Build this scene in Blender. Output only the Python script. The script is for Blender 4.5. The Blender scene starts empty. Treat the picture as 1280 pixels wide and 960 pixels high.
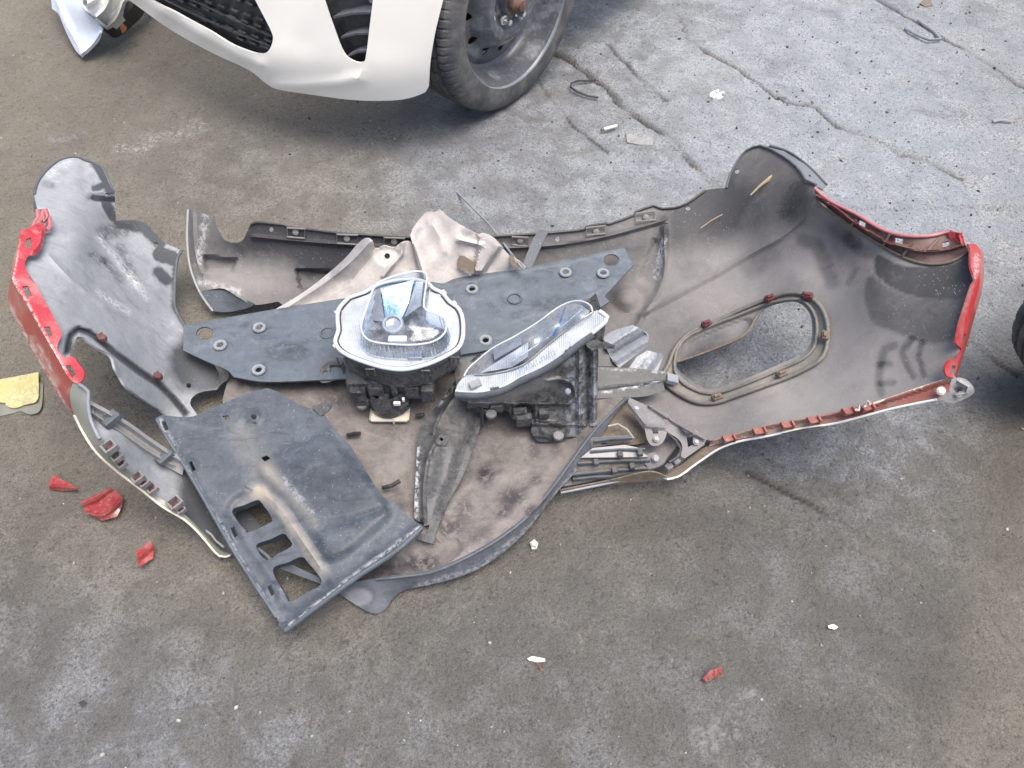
import bpy, math, random
import numpy as np
from mathutils import Vector, Matrix
from mathutils.geometry import delaunay_2d_cdt

random.seed(7); rng = np.random.default_rng(7)
S = bpy.context.scene
COL = S.collection

# ------------------------------------------------------------------ camera
CAM_H, PITCH, FPX = 1.30, math.radians(53), 960.0
cam_d = bpy.data.cameras.new('camera')
cam_d.sensor_width = 36.0; cam_d.lens = 36.0*FPX/1280.0
cam_d.clip_start = 0.02; cam_d.clip_end = 500
cam = bpy.data.objects.new('camera', cam_d); COL.objects.link(cam)
cam.location = (0, 0, CAM_H); cam.rotation_euler = (math.pi/2-PITCH, 0, 0)
S.camera = cam

# ------------------------------------------------------------------ world, sun
SUN_EL, SUN_AZ = math.radians(76), math.radians(115)      # azimuth clockwise from +Y
w = bpy.data.worlds.new('World'); S.world = w; w.use_nodes = True
nt = w.node_tree
sky = nt.nodes.new('ShaderNodeTexSky'); sky.sky_type = 'NISHITA'; sky.sun_disc = False
sky.sun_elevation = SUN_EL; sky.sun_rotation = SUN_AZ; sky.air_density = 1.0; sky.dust_density = 5.0; sky.ozone_density = 0.6
bg = nt.nodes['Background']; bg.inputs['Strength'].default_value = 0.10
nt.links.new(sky.outputs[0], bg.inputs['Color'])
sun_d = bpy.data.lights.new('sun', 'SUN'); sun_d.energy = 1.5; sun_d.angle = math.radians(42)
sun_d.color = (1.0, 0.95, 0.88)
sun = bpy.data.objects.new('sun', sun_d); COL.objects.link(sun)
sv = Vector((math.sin(SUN_AZ)*math.cos(SUN_EL), math.cos(SUN_AZ)*math.cos(SUN_EL), math.sin(SUN_EL)))
sun.rotation_euler = sv.to_track_quat('Z', 'Y').to_euler(); sun.location = sv*8
vs = S.view_settings
vs.view_transform = 'Standard'; vs.look = 'None'; vs.gamma = 1; vs.use_curve_mapping = False
vs.exposure = 1.3
S.render.engine = 'CYCLES'

# ------------------------------------------------------------------ geometry helpers
CP, SP = math.cos(PITCH), math.sin(PITCH)
def W(x, y, z):
    """point at height z that lies on the sight line through photo position x, y (arrays allowed)"""
    x = np.asarray(x, float); y = np.asarray(y, float); z = np.asarray(z, float)
    xc = (x-640)/FPX; yc = (480-y)/FPX
    dz = yc*CP-SP; t = (z-CAM_H)/dz
    return np.stack([xc*t, (CP+yc*SP)*t, z+0*t], -1)
def PROJ(p):
    p = np.asarray(p, float)
    q = p-np.array([0, 0, CAM_H])
    d = q[..., 1]*CP-q[..., 2]*SP; u = q[..., 1]*SP+q[..., 2]*CP
    return np.stack([640+FPX*q[..., 0]/d, 480-FPX*u/d], -1)
def V(x, y, z): return Vector(W(x, y, z))

def smooth(pts, step, closed=True):
    """Catmull-Rom through pts; a third value 1 marks a sharp corner"""
    P = [np.array(p[:2], float) for p in pts]; C = [len(p) > 2 and p[2] == 1 for p in pts]
    n = len(P); out = []
    for i in range(n if closed else n-1):
        p1, p2 = P[i], P[(i+1) % n]
        p0 = P[(i-1) % n] if (closed or i > 0) else p1
        p3 = P[(i+2) % n] if (closed or i < n-2) else p2
        if C[i]: p0 = p1-(p2-p1)
        if C[(i+1) % n]: p3 = p2+(p2-p1)
        L = np.linalg.norm(p2-p1); k = max(1, int(round(L/step)))
        for j in range(k):
            t = j/k
            out.append(.5*((2*p1)+(-p0+p2)*t+(2*p0-5*p1+4*p2-p3)*t*t+(-p0+3*p1-3*p2+p3)*t**3))
    if not closed: out.append(P[-1])
    return np.array(out)

def seg_dist(x, y, poly, closed=False):
    P = np.asarray([p[:2] for p in poly], float); q = np.stack([x, y], -1)
    d = np.full(len(x), 1e9)
    m = len(P) if closed else len(P)-1
    for i in range(m):
        a, b = P[i], P[(i+1) % len(P)]; ab = b-a
        t = np.clip(((q-a)@ab)/max(ab@ab, 1e-12), 0, 1)
        d = np.minimum(d, np.linalg.norm(q-a-t[:, None]*ab, axis=1))
    return d
def inside(x, y, poly):
    P = np.asarray([p[:2] for p in poly], float); r = np.zeros(len(x), bool)
    j = len(P)-1
    for i in range(len(P)):
        xi, yi = P[i]; xj, yj = P[j]
        if yi != yj:
            c = ((yi > y) != (yj > y)) & (x < (xj-xi)*(y-yi)/(yj-yi)+xi)
            r ^= c
        j = i
    return r
def sstep(a, b, v):
    t = np.clip((v-a)/(b-a), 0, 1); return t*t*(3-2*t)
def ridge(poly, wd, h):      # soft raised (or sunk) line
    f = lambda x, y: h*np.exp(-(seg_dist(x, y, poly)/wd)**2)
    f.line = (poly, wd); return f
def area(poly, h, soft=3, sm=True):   # plateau inside a closed outline
    pl = smooth(poly, 6) if sm else poly
    def f(x, y):
        d = seg_dist(x, y, pl, True); s = np.where(inside(x, y, pl), d, -d)
        return h*sstep(-soft, soft, s)
    return f
def disc(cx, cy, rx, ry, h, soft=.25):
    return lambda x, y: h*sstep(1+soft, 1-soft, np.hypot((x-cx)/rx, (y-cy)/ry))
def cone(cx, cy, rx, ry, h):
    return lambda x, y: h*np.clip(1.35-1.35*np.hypot((x-cx)/rx, (y-cy)/ry), 0, 1)
def stroke(poly, wd, amp=1, soft=.5):
    return lambda x, y: amp*sstep(wd*(1+soft), wd*(1-soft), seg_dist(x, y, poly))
def total(*fs): return lambda x, y: np.clip(sum(f(x, y) for f in fs), 0, 1)
def circ(cx, cy, rx, ry=None, n=14):
    ry = ry or rx
    return [(cx+rx*math.cos(2*math.pi*i/n), cy+ry*math.sin(2*math.pi*i/n)) for i in range(n)]

class TPS:
    def __init__(s, pts, lam=.5):
        A = np.asarray(pts, float); s.c = A[:, :2]/100; n = len(A)
        K = s.k(s.c, s.c)+lam*1e-3*np.eye(n); Pm = np.c_[np.ones(n), s.c]
        M = np.zeros((n+3, n+3)); M[:n, :n] = K; M[:n, n:] = Pm; M[n:, :n] = Pm.T
        s.w = np.linalg.solve(M+1e-9*np.eye(n+3), np.r_[A[:, 2], 0, 0, 0])
    @staticmethod
    def k(a, b):
        r2 = ((a[:, None]-b[None])**2).sum(-1); return .5*r2*np.log(r2+1e-12)
    def __call__(s, x, y):
        x = np.atleast_1d(np.asarray(x, float)); y = np.atleast_1d(np.asarray(y, float))
        q = np.stack([x, y], -1)/100
        return s.k(q, s.c)@s.w[:-3]+np.c_[np.ones(len(q)), q]@s.w[-3:]

def link(name, me, mats, parent=None, loc=None, angle=35):
    o = bpy.data.objects.new(name, me); COL.objects.link(o)
    for m in (mats if isinstance(mats, (list, tuple)) else [mats]): me.materials.append(m)
    if parent is not None:
        o.parent = parent
        root = parent
        while root.parent: root = root.parent
        off = np.array(root.location)
        if parent is not root: off = off+np.array(parent.location)
        n = len(me.vertices); co = np.empty(n*3); me.vertices.foreach_get('co', co)
        co = (co.reshape(-1, 3)-off).ravel(); me.vertices.foreach_set('co', co); me.update()
    me.polygons.foreach_set('use_smooth', [True]*len(me.polygons))
    if angle: me.set_sharp_from_angle(angle=math.radians(angle))
    return o
def settle(o):
    """put a stand-alone mesh's origin at its base"""
    me = o.data; n = len(me.vertices); co = np.empty(n*3); me.vertices.foreach_get('co', co); co = co.reshape(-1, 3)
    c = np.array([co[:, 0].mean(), co[:, 1].mean(), co[:, 2].min()])
    me.vertices.foreach_set('co', (co-c).ravel()); o.location = c; me.update(); return o
def tag(o, label=None, cat=None, group=None, kind=None):
    if label: o['label'] = label
    if cat: o['category'] = cat
    if group: o['group'] = group
    if kind: o['kind'] = kind
    return o
def thing(name, label, cat, loc, group=None):
    o = bpy.data.objects.new(name, None); o.empty_display_size = .05; COL.objects.link(o); o.location = loc
    return tag(o, label, cat, group)

def mesh_from(verts, faces):
    me = bpy.data.meshes.new('m'); me.from_pydata([tuple(v) for v in verts], [], faces); me.update(); return me

def tri2d(outline, holes, step, lines=()):
    lo = outline.min(0); hi = outline.max(0)
    gx = np.arange(lo[0], hi[0]+step, step); gy = np.arange(lo[1], hi[1]+step, step*.87)
    X, Y = np.meshgrid(gx, gy); X = X+(np.arange(len(gy)) % 2)[:, None]*step*.5
    x, y = X.ravel(), Y.ravel()
    ok = inside(x, y, outline) & (seg_dist(x, y, outline, True) > step*.45)
    for h in holes: ok &= ~inside(x, y, h) & (seg_dist(x, y, h, True) > step*.35)
    gp = np.stack([x[ok], y[ok]], -1); add = []
    for poly, wd in lines:
        q = smooth(poly, step*.8, False)
        if len(q) < 2: continue
        t = np.gradient(q, axis=0); t /= np.linalg.norm(t, axis=1)[:, None]+1e-9; nn = np.stack([-t[:, 1], t[:, 0]], -1)
        off = [0, -.8*wd, .8*wd, -1.7*wd, 1.7*wd]
        c = np.concatenate([q+nn*o for o in off])
        keep = inside(c[:, 0], c[:, 1], outline) & (seg_dist(c[:, 0], c[:, 1], outline, True) > step*.4)
        for h in holes: keep &= ~inside(c[:, 0], c[:, 1], h) & (seg_dist(c[:, 0], c[:, 1], h, True) > step*.4)
        gp = gp[seg_dist(gp[:, 0], gp[:, 1], [tuple(p) for p in q[::2]]+[tuple(q[-1])]) > 1.7*wd+step*.35] if len(gp) else gp
        add.append(c[keep])
    pts = [outline]+list(holes); edges = []; n = 0
    for p in pts:
        m = len(p); edges += [(n+i, n+(i+1) % m) for i in range(m)]; n += m
    allp = np.concatenate(pts+[gp]+add)
    r = delaunay_2d_cdt([Vector(p) for p in allp], edges, [], 0, 1e-4)
    vx = np.array([tuple(v) for v in r[0]]); f = np.array([t for t in r[2] if len(t) == 3])
    c = vx[f].mean(1); ok = inside(c[:, 0], c[:, 1], outline)
    for h in holes: ok &= ~inside(c[:, 0], c[:, 1], h)
    return vx, f[ok]

def panel(name, outline, ctrl, mat, parent=None, holes=(), th=.003, step=6, feats=(), attrs=None,
          extrude=None, mapf=None, zf=None, sm=True, hsm=True, angle=35, eye=None, bstep=None):
    """A sheet with an outline, openings, relief and thickness."""
    out = smooth(outline, bstep or step) if sm else smooth([(p[0], p[1], 1) for p in outline], bstep or step)
    hs = [smooth(h, min(step, 4) if mapf is None else step) if hsm else smooth([(p[0], p[1], 1) for p in h], step) for h in holes]
    vx, f = tri2d(out, hs, step, [g.line for g in feats if hasattr(g, 'line')])
    x, y = vx[:, 0], vx[:, 1]
    if mapf is None:
        if zf is None: zf = TPS(ctrl)
        z = zf(x, y)
        for g in feats: z = z+g(x, y)
        P = W(x, y, z)
    else:
        P = mapf(x, y)
    fn = np.cross(P[f[:, 1]]-P[f[:, 0]], P[f[:, 2]]-P[f[:, 0]])
    e = np.array([0, 0, CAM_H]) if eye is None else np.asarray(eye, float)
    if ((e-P[f].mean(1))*fn).sum() < 0: f = f[:, ::-1]; fn = -fn
    vn = np.zeros_like(P)
    for k in range(3): np.add.at(vn, f[:, k], fn)
    vn /= np.linalg.norm(vn, axis=1)[:, None]+1e-12
    B = P-vn*th if extrude is None else P+np.asarray(extrude)
    n = len(P)
    E = np.concatenate([f[:, [0, 1]], f[:, [1, 2]], f[:, [2, 0]]])
    key = {}
    for a, b in E.tolist(): key[(a, b)] = key.get((a, b), 0)+1
    side = [(b, a, a+n, b+n) for (a, b) in key if (b, a) not in key]
    faces = f.tolist()+(f[:, ::-1]+n).tolist()+side
    me = mesh_from(np.concatenate([P, B]), faces)
    if attrs:
        for k, g in attrs.items():
            v = np.clip(g(x, y), 0, 1); a = me.attributes.new(k, 'FLOAT', 'POINT')
            a.data.foreach_set('value', np.r_[v, v].astype(np.float32))
    o = link(name, me, mat, parent, angle=angle)
    if parent is None: settle(o)
    return o, zf

def tube(name, pts, r, mat, parent=None, n=8, closed=False, flat=1.0, up=(0, 0, 1), taper=None):
    P = [Vector(p) for p in pts]; m = len(P); vs_ = []; fs = []
    for i in range(m):
        a = P[(i-1) % m] if (closed or i > 0) else P[i]; b = P[(i+1) % m] if (closed or i < m-1) else P[i]
        t = (b-a).normalized(); s = t.cross(Vector(up))
        if s.length < 1e-4: s = t.cross(Vector((1, 0, 0)))
        s.normalize(); u = s.cross(t)
        rr = r*(taper[i] if taper else 1)
        for k in range(n):
            an = 2*math.pi*k/n
            vs_.append(P[i]+s*math.cos(an)*rr+u*math.sin(an)*rr*flat)
    for i in range(m if closed else m-1):
        j = (i+1) % m
        for k in range(n):
            l = (k+1) % n; fs.append((i*n+k, j*n+k, j*n+l, i*n+l))
    if not closed: fs += [tuple(range(n))[::-1], tuple(range((m-1)*n, m*n))]
    o = link(name, mesh_from(vs_, fs), mat, parent, angle=50)
    if parent is None: settle(o)
    return o
def ptube(name, poly, zf, dz, r, mat, parent=None, step=8, closed=False, flat=1.0, n=8):
    q = smooth(poly, step, closed); z = zf(q[:, 0], q[:, 1]) if callable(zf) else np.full(len(q), zf)
    return tube(name, W(q[:, 0], q[:, 1], z+dz), r, mat, parent, closed=closed, flat=flat, n=n)

def boxes_mesh(items, bev=.12):
    """chamfered boxes; items = (centre, size, 3x3 rotation)"""
    vs_, fs = [], []
    for c, s, R in items:
        c = Vector(c); h = Vector(s)/2; b = min(s)*bev; k = len(vs_)
        idx = {}
        for sx in (-1, 1):
            for sy in (-1, 1):
                for sz in (-1, 1):
                    for ax in range(3):
                        p = [sx*h[0], sy*h[1], sz*h[2]]
                        sg = (sx, sy, sz)
                        for q in range(3):
                            if q != ax: p[q] -= sg[q]*b
                        idx[(sx, sy, sz, ax)] = len(vs_); vs_.append(c+R@Vector(p))
        for ax in range(3):
            o1, o2 = [(1, 2), (2, 0), (0, 1)][ax]
            for sg in (-1, 1):
                f = []
                for a, b2 in ((-1, -1), (1, -1), (1, 1), (-1, 1)):
                    q = [0, 0, 0]; q[ax] = sg; q[o1] = a; q[o2] = b2; f.append(idx[(*q, ax)])
                fs.append(tuple(f if sg > 0 else f[::-1]))
        for ax in range(3):                       # edges
            o1, o2 = [(1, 2), (2, 0), (0, 1)][ax]
            for a in (-1, 1):
                for b2 in (-1, 1):
                    q = [0, 0, 0]; q[o1] = a; q[o2] = b2
                    q0 = list(q); q0[ax] = -1; q1 = list(q); q1[ax] = 1
                    f = [idx[(*q0, o1)], idx[(*q1, o1)], idx[(*q1, o2)], idx[(*q0, o2)]]
                    fs.append(tuple(f if a*b2 > 0 else f[::-1]))
        for sx in (-1, 1):
            for sy in (-1, 1):
                for sz in (-1, 1):
                    f = [idx[(sx, sy, sz, q)] for q in range(3)]
                    fs.append(tuple(f if sx*sy*sz > 0 else f[::-1]))
    return mesh_from(vs_, fs)
def rotm(rz=0, rx=0, ry=0):
    return (Matrix.Rotation(rz, 3, 'Z')@Matrix.Rotation(ry, 3, 'Y')@Matrix.Rotation(rx, 3, 'X'))
def box(name, c, s, mat, parent=None, rz=0, rx=0, ry=0, bev=.12):
    o = link(name, boxes_mesh([(c, s, rotm(rz, rx, ry))], bev), mat, parent, angle=30)
    if parent is None: settle(o)
    return o
def lathe_mesh(prof, n=48, M=Matrix.Identity(4), a0=0, a1=2*math.pi, cap=False):
    vs_, fs = [], []; full = abs(a1-a0-2*math.pi) < 1e-6; m = len(prof)
    k = n if full else n+1
    for i in range(k):
        a = a0+(a1-a0)*i/n
        for r, h in prof: vs_.append(M@Vector((r*math.cos(a), r*math.sin(a), h)))
    for i in range(n):
        j = (i+1) % k
        for q in range(m-1): fs.append((i*m+q, j*m+q, j*m+q+1, i*m+q+1))
    if cap: fs += [tuple(i*m+m-1 for i in range(k)), tuple(i*m for i in range(k))[::-1]]
    return mesh_from(vs_, fs)
def lathe(name, prof, M, mat, parent=None, n=32, cap=False, angle=35):
    o = link(name, lathe_mesh(prof, n, M, cap=cap), mat, parent, angle=angle)
    if parent is None: settle(o)
    return o
def frame_at(p, zdir, xhint=(1, 0, 0)):
    z = Vector(zdir).normalized(); x = Vector(xhint); x = (x-z*x.dot(z)).normalized(); y = z.cross(x)
    return Matrix(((x[0], y[0], z[0], p[0]), (x[1], y[1], z[1], p[1]), (x[2], y[2], z[2], p[2]), (0, 0, 0, 1)))

# ------------------------------------------------------------------ materials
class NB:
    def __init__(s, name):
        s.m = bpy.data.materials.new(name); s.m.use_nodes = True; s.t = s.m.node_tree
        s.b = s.t.nodes['Principled BSDF']; s.o = s.t.nodes['Material Output']
        s.tc = s.t.nodes.new('ShaderNodeTexCoord')
    def n(s, t, **k):
        q = s.t.nodes.new(t)
        for a, v in k.items(): setattr(q, a, v)
        return q
    def l(s, a, b): s.t.links.new(a, b)
    def put(s, sock, v):
        if hasattr(v, 'is_linked'): s.l(v, sock)
        else: sock.default_value = v
    def noise(s, scale, detail=4, rough=.6, vec=None, dist=0):
        q = s.n('ShaderNodeTexNoise'); q.inputs['Scale'].default_value = scale; q.inputs['Detail'].default_value = detail
        q.inputs['Roughness'].default_value = rough; q.inputs['Distortion'].default_value = dist
        s.l(vec or s.tc.outputs['Object'], q.inputs['Vector']); return q.outputs['Fac']
    def voro(s, scale, feature='F1', vec=None, out='Distance', rnd=1):
        q = s.n('ShaderNodeTexVoronoi', feature=feature); q.inputs['Scale'].default_value = scale
        q.inputs['Randomness'].default_value = rnd
        s.l(vec or s.tc.outputs['Object'], q.inputs['Vector']); return q.outputs[out]
    def mapping(s, scale=(1, 1, 1), rot=(0, 0, 0)):
        q = s.n('ShaderNodeMapping'); q.inputs['Scale'].default_value = scale; q.inputs['Rotation'].default_value = rot
        s.l(s.tc.outputs['Object'], q.inputs['Vector']); return q.outputs[0]
    def ramp(s, v, a, b, lo=0, hi=1):
        q = s.n('ShaderNodeMapRange'); q.interpolation_type = 'SMOOTHSTEP'
        s.l(v, q.inputs['Value']); q.inputs['From Min'].default_value = a; q.inputs['From Max'].default_value = b
        q.inputs['To Min'].default_value = lo; q.inputs['To Max'].default_value = hi; return q.outputs[0]
    def math(s, op, a, b=0.0, clamp=False):
        q = s.n('ShaderNodeMath', operation=op, use_clamp=clamp); s.put(q.inputs[0], a); s.put(q.inputs[1], b); return q.outputs[0]
    def mix(s, f, a, b):
        q = s.n('ShaderNodeMix', data_type='RGBA'); s.put(q.inputs[0], f)
        for k, v in ((6, a), (7, b)):
            if hasattr(v, 'is_linked'): s.l(v, q.inputs[k])
            else: q.inputs[k].default_value = (*v, 1)
        return q.outputs[2]
    def attr(s, name): return s.n('ShaderNodeAttribute', attribute_name=name).outputs['Fac']
    def bump(s, h, strength=.3, dist=.002, normal=None):
        q = s.n('ShaderNodeBump'); q.inputs['Strength'].default_value = strength; q.inputs['Distance'].default_value = dist
        s.l(h, q.inputs['Height'])
        if normal is not None: s.l(normal, q.inputs['Normal'])
        return q.outputs[0]
    def set(s, **k):
        nm = {'color': 'Base Color', 'rough': 'Roughness', 'metal': 'Metallic', 'normal': 'Normal', 'coat': 'Coat Weight',
              'coat_rough': 'Coat Roughness', 'spec': 'Specular IOR Level', 'trans': 'Transmission Weight', 'ior': 'IOR', 'alpha': 'Alpha'}
        for a, v in k.items():
            sk = s.b.inputs[nm[a]]
            if a == 'color' and not hasattr(v, 'is_linked'): sk.default_value = (*v, 1)
            else: s.put(sk, v)
        return s

def dusty(name, base, dust, amt=.5, var=.9, scale=9, r0=.38, r1=.8, bump=.25, speck=.5, scuff_glint=(.55, .56, .58), stain=(.03, .03, .033), scratch=.25, dust2=None, sscale=110, mauve=0, smr=.16):
    b = NB(name)
    n1 = b.noise(scale*2.2, 7, .72, dist=.6); n2 = b.noise(scale*9, 6, .72); n3 = b.noise(300, 4, .65)
    f = b.math('ADD', b.math('MULTIPLY', b.math('SUBTRACT', n1, .5), var*1.1), b.math('MULTIPLY', b.math('SUBTRACT', n2, .5), var*1.1))
    f = b.math('ADD', f, amt)
    smear = b.math('MULTIPLY', b.ramp(b.noise(scale*1.7, 5, .62, b.mapping((1, 2.4, 1.6), (.2, .1, .9)), 1.6), .55, .60), smr)
    f = b.math('SUBTRACT', f, smear)
    splash = b.math('MULTIPLY', b.ramp(b.noise(scale*5, 3, .5, dist=.8), .62, .66), smr*1.1)
    f = b.math('ADD', f, splash)
    f = b.math('ADD', f, b.math('MULTIPLY', b.attr('dust'), .8))
    edge = b.math('MULTIPLY', b.math('SUBTRACT', b.noise(60, 4, .7), .5), .35)
    wp = b.attr('wipe_shade')
    f = b.math('SUBTRACT', f, b.math('MULTIPLY', wp, b.math('ADD', .9, edge)), True)
    dcol = dust if dust2 is None else b.mix(b.math('MULTIPLY', b.attr('dust'), 1.0, True), dust, dust2)
    if mauve: dcol = b.mix(b.math('MULTIPLY', b.ramp(b.noise(7, 4, .6), .5, .68), mauve), dcol, (.21, .185, .195))
    c = b.mix(f, base, dcol)
    vv = b.math('ADD', .82, b.math('MULTIPLY', n3, .36))
    q = b.n('ShaderNodeMix', data_type='RGBA', blend_type='MULTIPLY'); q.inputs[0].default_value = .8
    b.l(c, q.inputs[6]); b.l(vv, q.inputs[7]); c = q.outputs[2]
    st = b.math('MULTIPLY', b.attr('stain'), b.ramp(b.noise(80, 6, .75), .40, .52), True)
    c = b.mix(st, c, stain)
    sp = b.math('MULTIPLY', b.ramp(b.voro(150), .16, .05), b.math('MULTIPLY', b.ramp(b.noise(14, 3), .45, .65), speck))
    sc = b.math('MULTIPLY', b.attr('scuff_glint'), b.ramp(b.noise(sscale, 5, .75), .42, .58 if sscale > 60 else .66), True)
    ln = b.mapping((2.5, 70, 70), (0, .2, .7)); ln2 = b.mapping((60, 3, 60), (.3, 0, .35)); lines = b.math('MAXIMUM', b.ramp(b.noise(15, 2, .5, ln), .70, .75), b.ramp(b.noise(12, 2, .5, ln2), .71, .75))
    sl = b.math('MULTIPLY', lines, scratch)
    c = b.mix(b.math('MAXIMUM', b.math('MAXIMUM', sp, sc), sl), c, scuff_glint)
    rough = b.math('ADD', b.math('MULTIPLY', f, r1-r0), r0, True)
    nrm = b.bump(b.math('ADD', b.math('MULTIPLY', n2, .6), b.math('MULTIPLY', n3, .25)), bump, .0025)
    b.set(color=c, rough=rough, normal=nrm, spec=.32)
    return b.m

def paint(name, col, rough=.3, coat=.6, dirt=(.25, .22, .19), amt=.1, metal=0, scale=12, bump=.05):
    b = NB(name); n1 = b.noise(scale, 6, .65); n2 = b.noise(scale*8, 4, .7)
    f = b.math('ADD', b.ramp(n1, .45, .75), b.math('MULTIPLY', b.ramp(n2, .5, .8), .5)); f = b.math('MULTIPLY', f, amt, True)
    f = b.math('MAXIMUM', f, b.math('MULTIPLY', b.attr('dust'), b.ramp(n2, .2, .6)))
    ws = b.math('MULTIPLY', b.attr('scuff_glint'), b.ramp(n2, .4, .6))
    c = b.mix(ws, b.mix(f, col, dirt), (.6, .58, .56))
    b.set(color=c, rough=b.math('ADD', rough, b.math('MULTIPLY', f, .5), True), coat=coat, metal=metal, normal=b.bump(n2, bump, .002)); return b.m

def clear(name, tint=(.93, .96, 1.0), rough=.03, haze=.06):
    b = NB(name); t = b.n('ShaderNodeBsdfTransparent'); t.inputs[0].default_value = (*tint, 1)
    g = b.n('ShaderNodeBsdfGlossy'); g.inputs['Roughness'].default_value = rough
    d = b.n('ShaderNodeBsdfDiffuse'); d.inputs[0].default_value = (.75, .78, .82, 1)
    fr = b.n('ShaderNodeLayerWeight'); fr.inputs['Blend'].default_value = .5
    bm = b.bump(b.noise(30, 3), .06, .004)
    for q in (g, d, fr): b.l(bm, q.inputs['Normal'])
    dz = b.math('MULTIPLY', b.ramp(b.noise(50, 6, .7), .35, .8), haze*2, True)
    m1 = b.n('ShaderNodeMixShader'); b.l(dz, m1.inputs[0]); b.l(t.outputs[0], m1.inputs[1]); b.l(d.outputs[0], m1.inputs[2])
    m2 = b.n('ShaderNodeMixShader'); b.l(b.math('ADD', b.math('MULTIPLY', b.math('POWER', fr.outputs['Facing'], 3.5), .7), .03, True), m2.inputs[0]); b.l(m1.outputs[0], m2.inputs[1]); b.l(g.outputs[0], m2.inputs[2])
    b.l(m2.outputs[0], b.o.inputs['Surface']); return b.m

M_shell = dusty('dusty_bumper_plastic', (.05, .05, .053), (.262, .250, .243), amt=.68, var=.32, scale=5, mauve=.5, smr=.07, scratch=.35, speck=.7, r0=.5, r1=.85)
M_wing = dusty('dusty_grey_wing_plastic', (.07, .075, .085), (.385, .405, .435), amt=.64, var=.4, scale=6, smr=.10, scratch=.35, speck=.7, r0=.5, r1=.85)
M_plate = dusty('dark_plate_plastic', (.055, .068, .083), (.145, .172, .202), amt=.45, var=.7, scale=6, bump=.12, speck=.3, r0=.42, r1=.6, scratch=.22, smr=.2)
M_tray = dusty('blue_grey_tray_plastic', (.034, .042, .054), (.125, .143, .168), amt=.38, var=.75, scale=5, bump=.2, r0=.38, r1=.65, scratch=.3, dust2=(.30, .27, .225))
M_splash = dusty('muddy_shield_plastic', (.07, .066, .066), (.225, .202, .188), amt=.55, var=1.0, scale=7, stain=(.04, .036, .042))
M_rim = dusty('grey_edge_plastic', (.06, .068, .08), (.17, .18, .2), amt=.3, var=.6, scale=9, r0=.4)
M_beige = dusty('pale_liner_plastic', (.25, .245, .25), (.49, .455, .43), amt=.75, var=.8, scale=9, speck=.3)
M_strip = dusty('dark_bracket_plastic', (.04, .043, .049), (.17, .167, .158), amt=.33, var=1.0, scale=12, r0=.3)
M_blackpl = dusty('black_housing_plastic', (.03, .032, .036), (.2, .195, .185), amt=.24, var=.9, scale=16, r0=.2, r1=.6, scratch=.3, scuff_glint=(.36, .39, .44), sscale=38)
M_greybr = dusty('mauve_grey_plastic', (.115, .112, .12), (.25, .238, .235), amt=.5, var=.7, scale=14)
M_alu = dusty('scraped_aluminium', (.15, .17, .2), (.31, .33, .36), amt=.5, var=.8, scale=15, r0=.35, r1=.5)
M_rail = dusty('pale_grey_rail', (.21, .215, .225), (.37, .365, .36), amt=.5, var=.6, scale=12, r0=.35, r1=.6)
M_brown = dusty('brown_soiled_plastic', (.09, .075, .06), (.25, .2, .155), amt=.4, var=.8, scale=14)
M_red = paint('red_paint', (.34, .018, .028), .34, .4, dirt=(.3, .2, .17), amt=.5, scale=24)
M_redflange = paint('matt_red_flange', (.38, .03, .045), .5, .1, dirt=(.42, .25, .24), amt=.55, scale=22)
M_redouter = paint('dusty_red_paint', (.30, .055, .042), .35, .5, dirt=(.42, .3, .24), amt=.6, scale=9)
M_maroon = paint('maroon_flange', (.10, .025, .03), .45, .1, dirt=(.2, .16, .13), amt=.6)
M_pink = paint('faded_red_edge', (.42, .14, .15), .4, .3, dirt=(.5, .35, .33), amt=.3)
M_olive = paint('dull_silver_trim', (.24, .245, .21), .35, .3, dirt=(.3, .27, .21), amt=.6, metal=.4)
M_white = paint('white_car_paint', (.88, .855, .785), .22, .8, dirt=(.5, .42, .3), amt=.06, scale=4, bump=.0)
M_cream = paint('cream_edge', (.62, .57, .47), .4, .2, amt=.25)
M_ltclip = paint('pale_clip', (.5, .49, .47), .4, .2, amt=.4, scale=40)
M_black = paint('black_grille_plastic', (.03, .03, .033), .4, .1, dirt=(.14, .13, .12), amt=.5)
M_whitepl = paint('white_plastic', (.72, .72, .7), .4, .2, amt=.12, scale=30)
M_orange = paint('orange_lens', (.75, .3, .12), .25, .5, amt=.1)
M_clear = clear('clear_lens', haze=.05)
M_frost = clear('milky_clear_plastic', (.8, .87, .95), .12, haze=.42)
M_milky = paint('milky_lens_plastic', (.66, .72, .80), .25, .4, dirt=(.5, .5, .5), amt=.15)
M_haze = paint('clear_edge_plastic', (.50, .54, .57), .2, .4, dirt=(.4, .4, .4), amt=.3, scale=20, bump=0)
M_rust = paint('rusty_hub', (.13, .06, .045), .7, 0, dirt=(.3, .22, .18), amt=.6, scale=60, bump=.6)
M_chrome = paint('chrome', (.8, .81, .83), .12, 0, dirt=(.4, .38, .35), amt=.25, metal=1, scale=60)
M_steel = paint('dark_steel_wheel_paint', (.075, .08, .09), .32, .2, dirt=(.30, .315, .34), amt=.6, scale=14)

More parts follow.
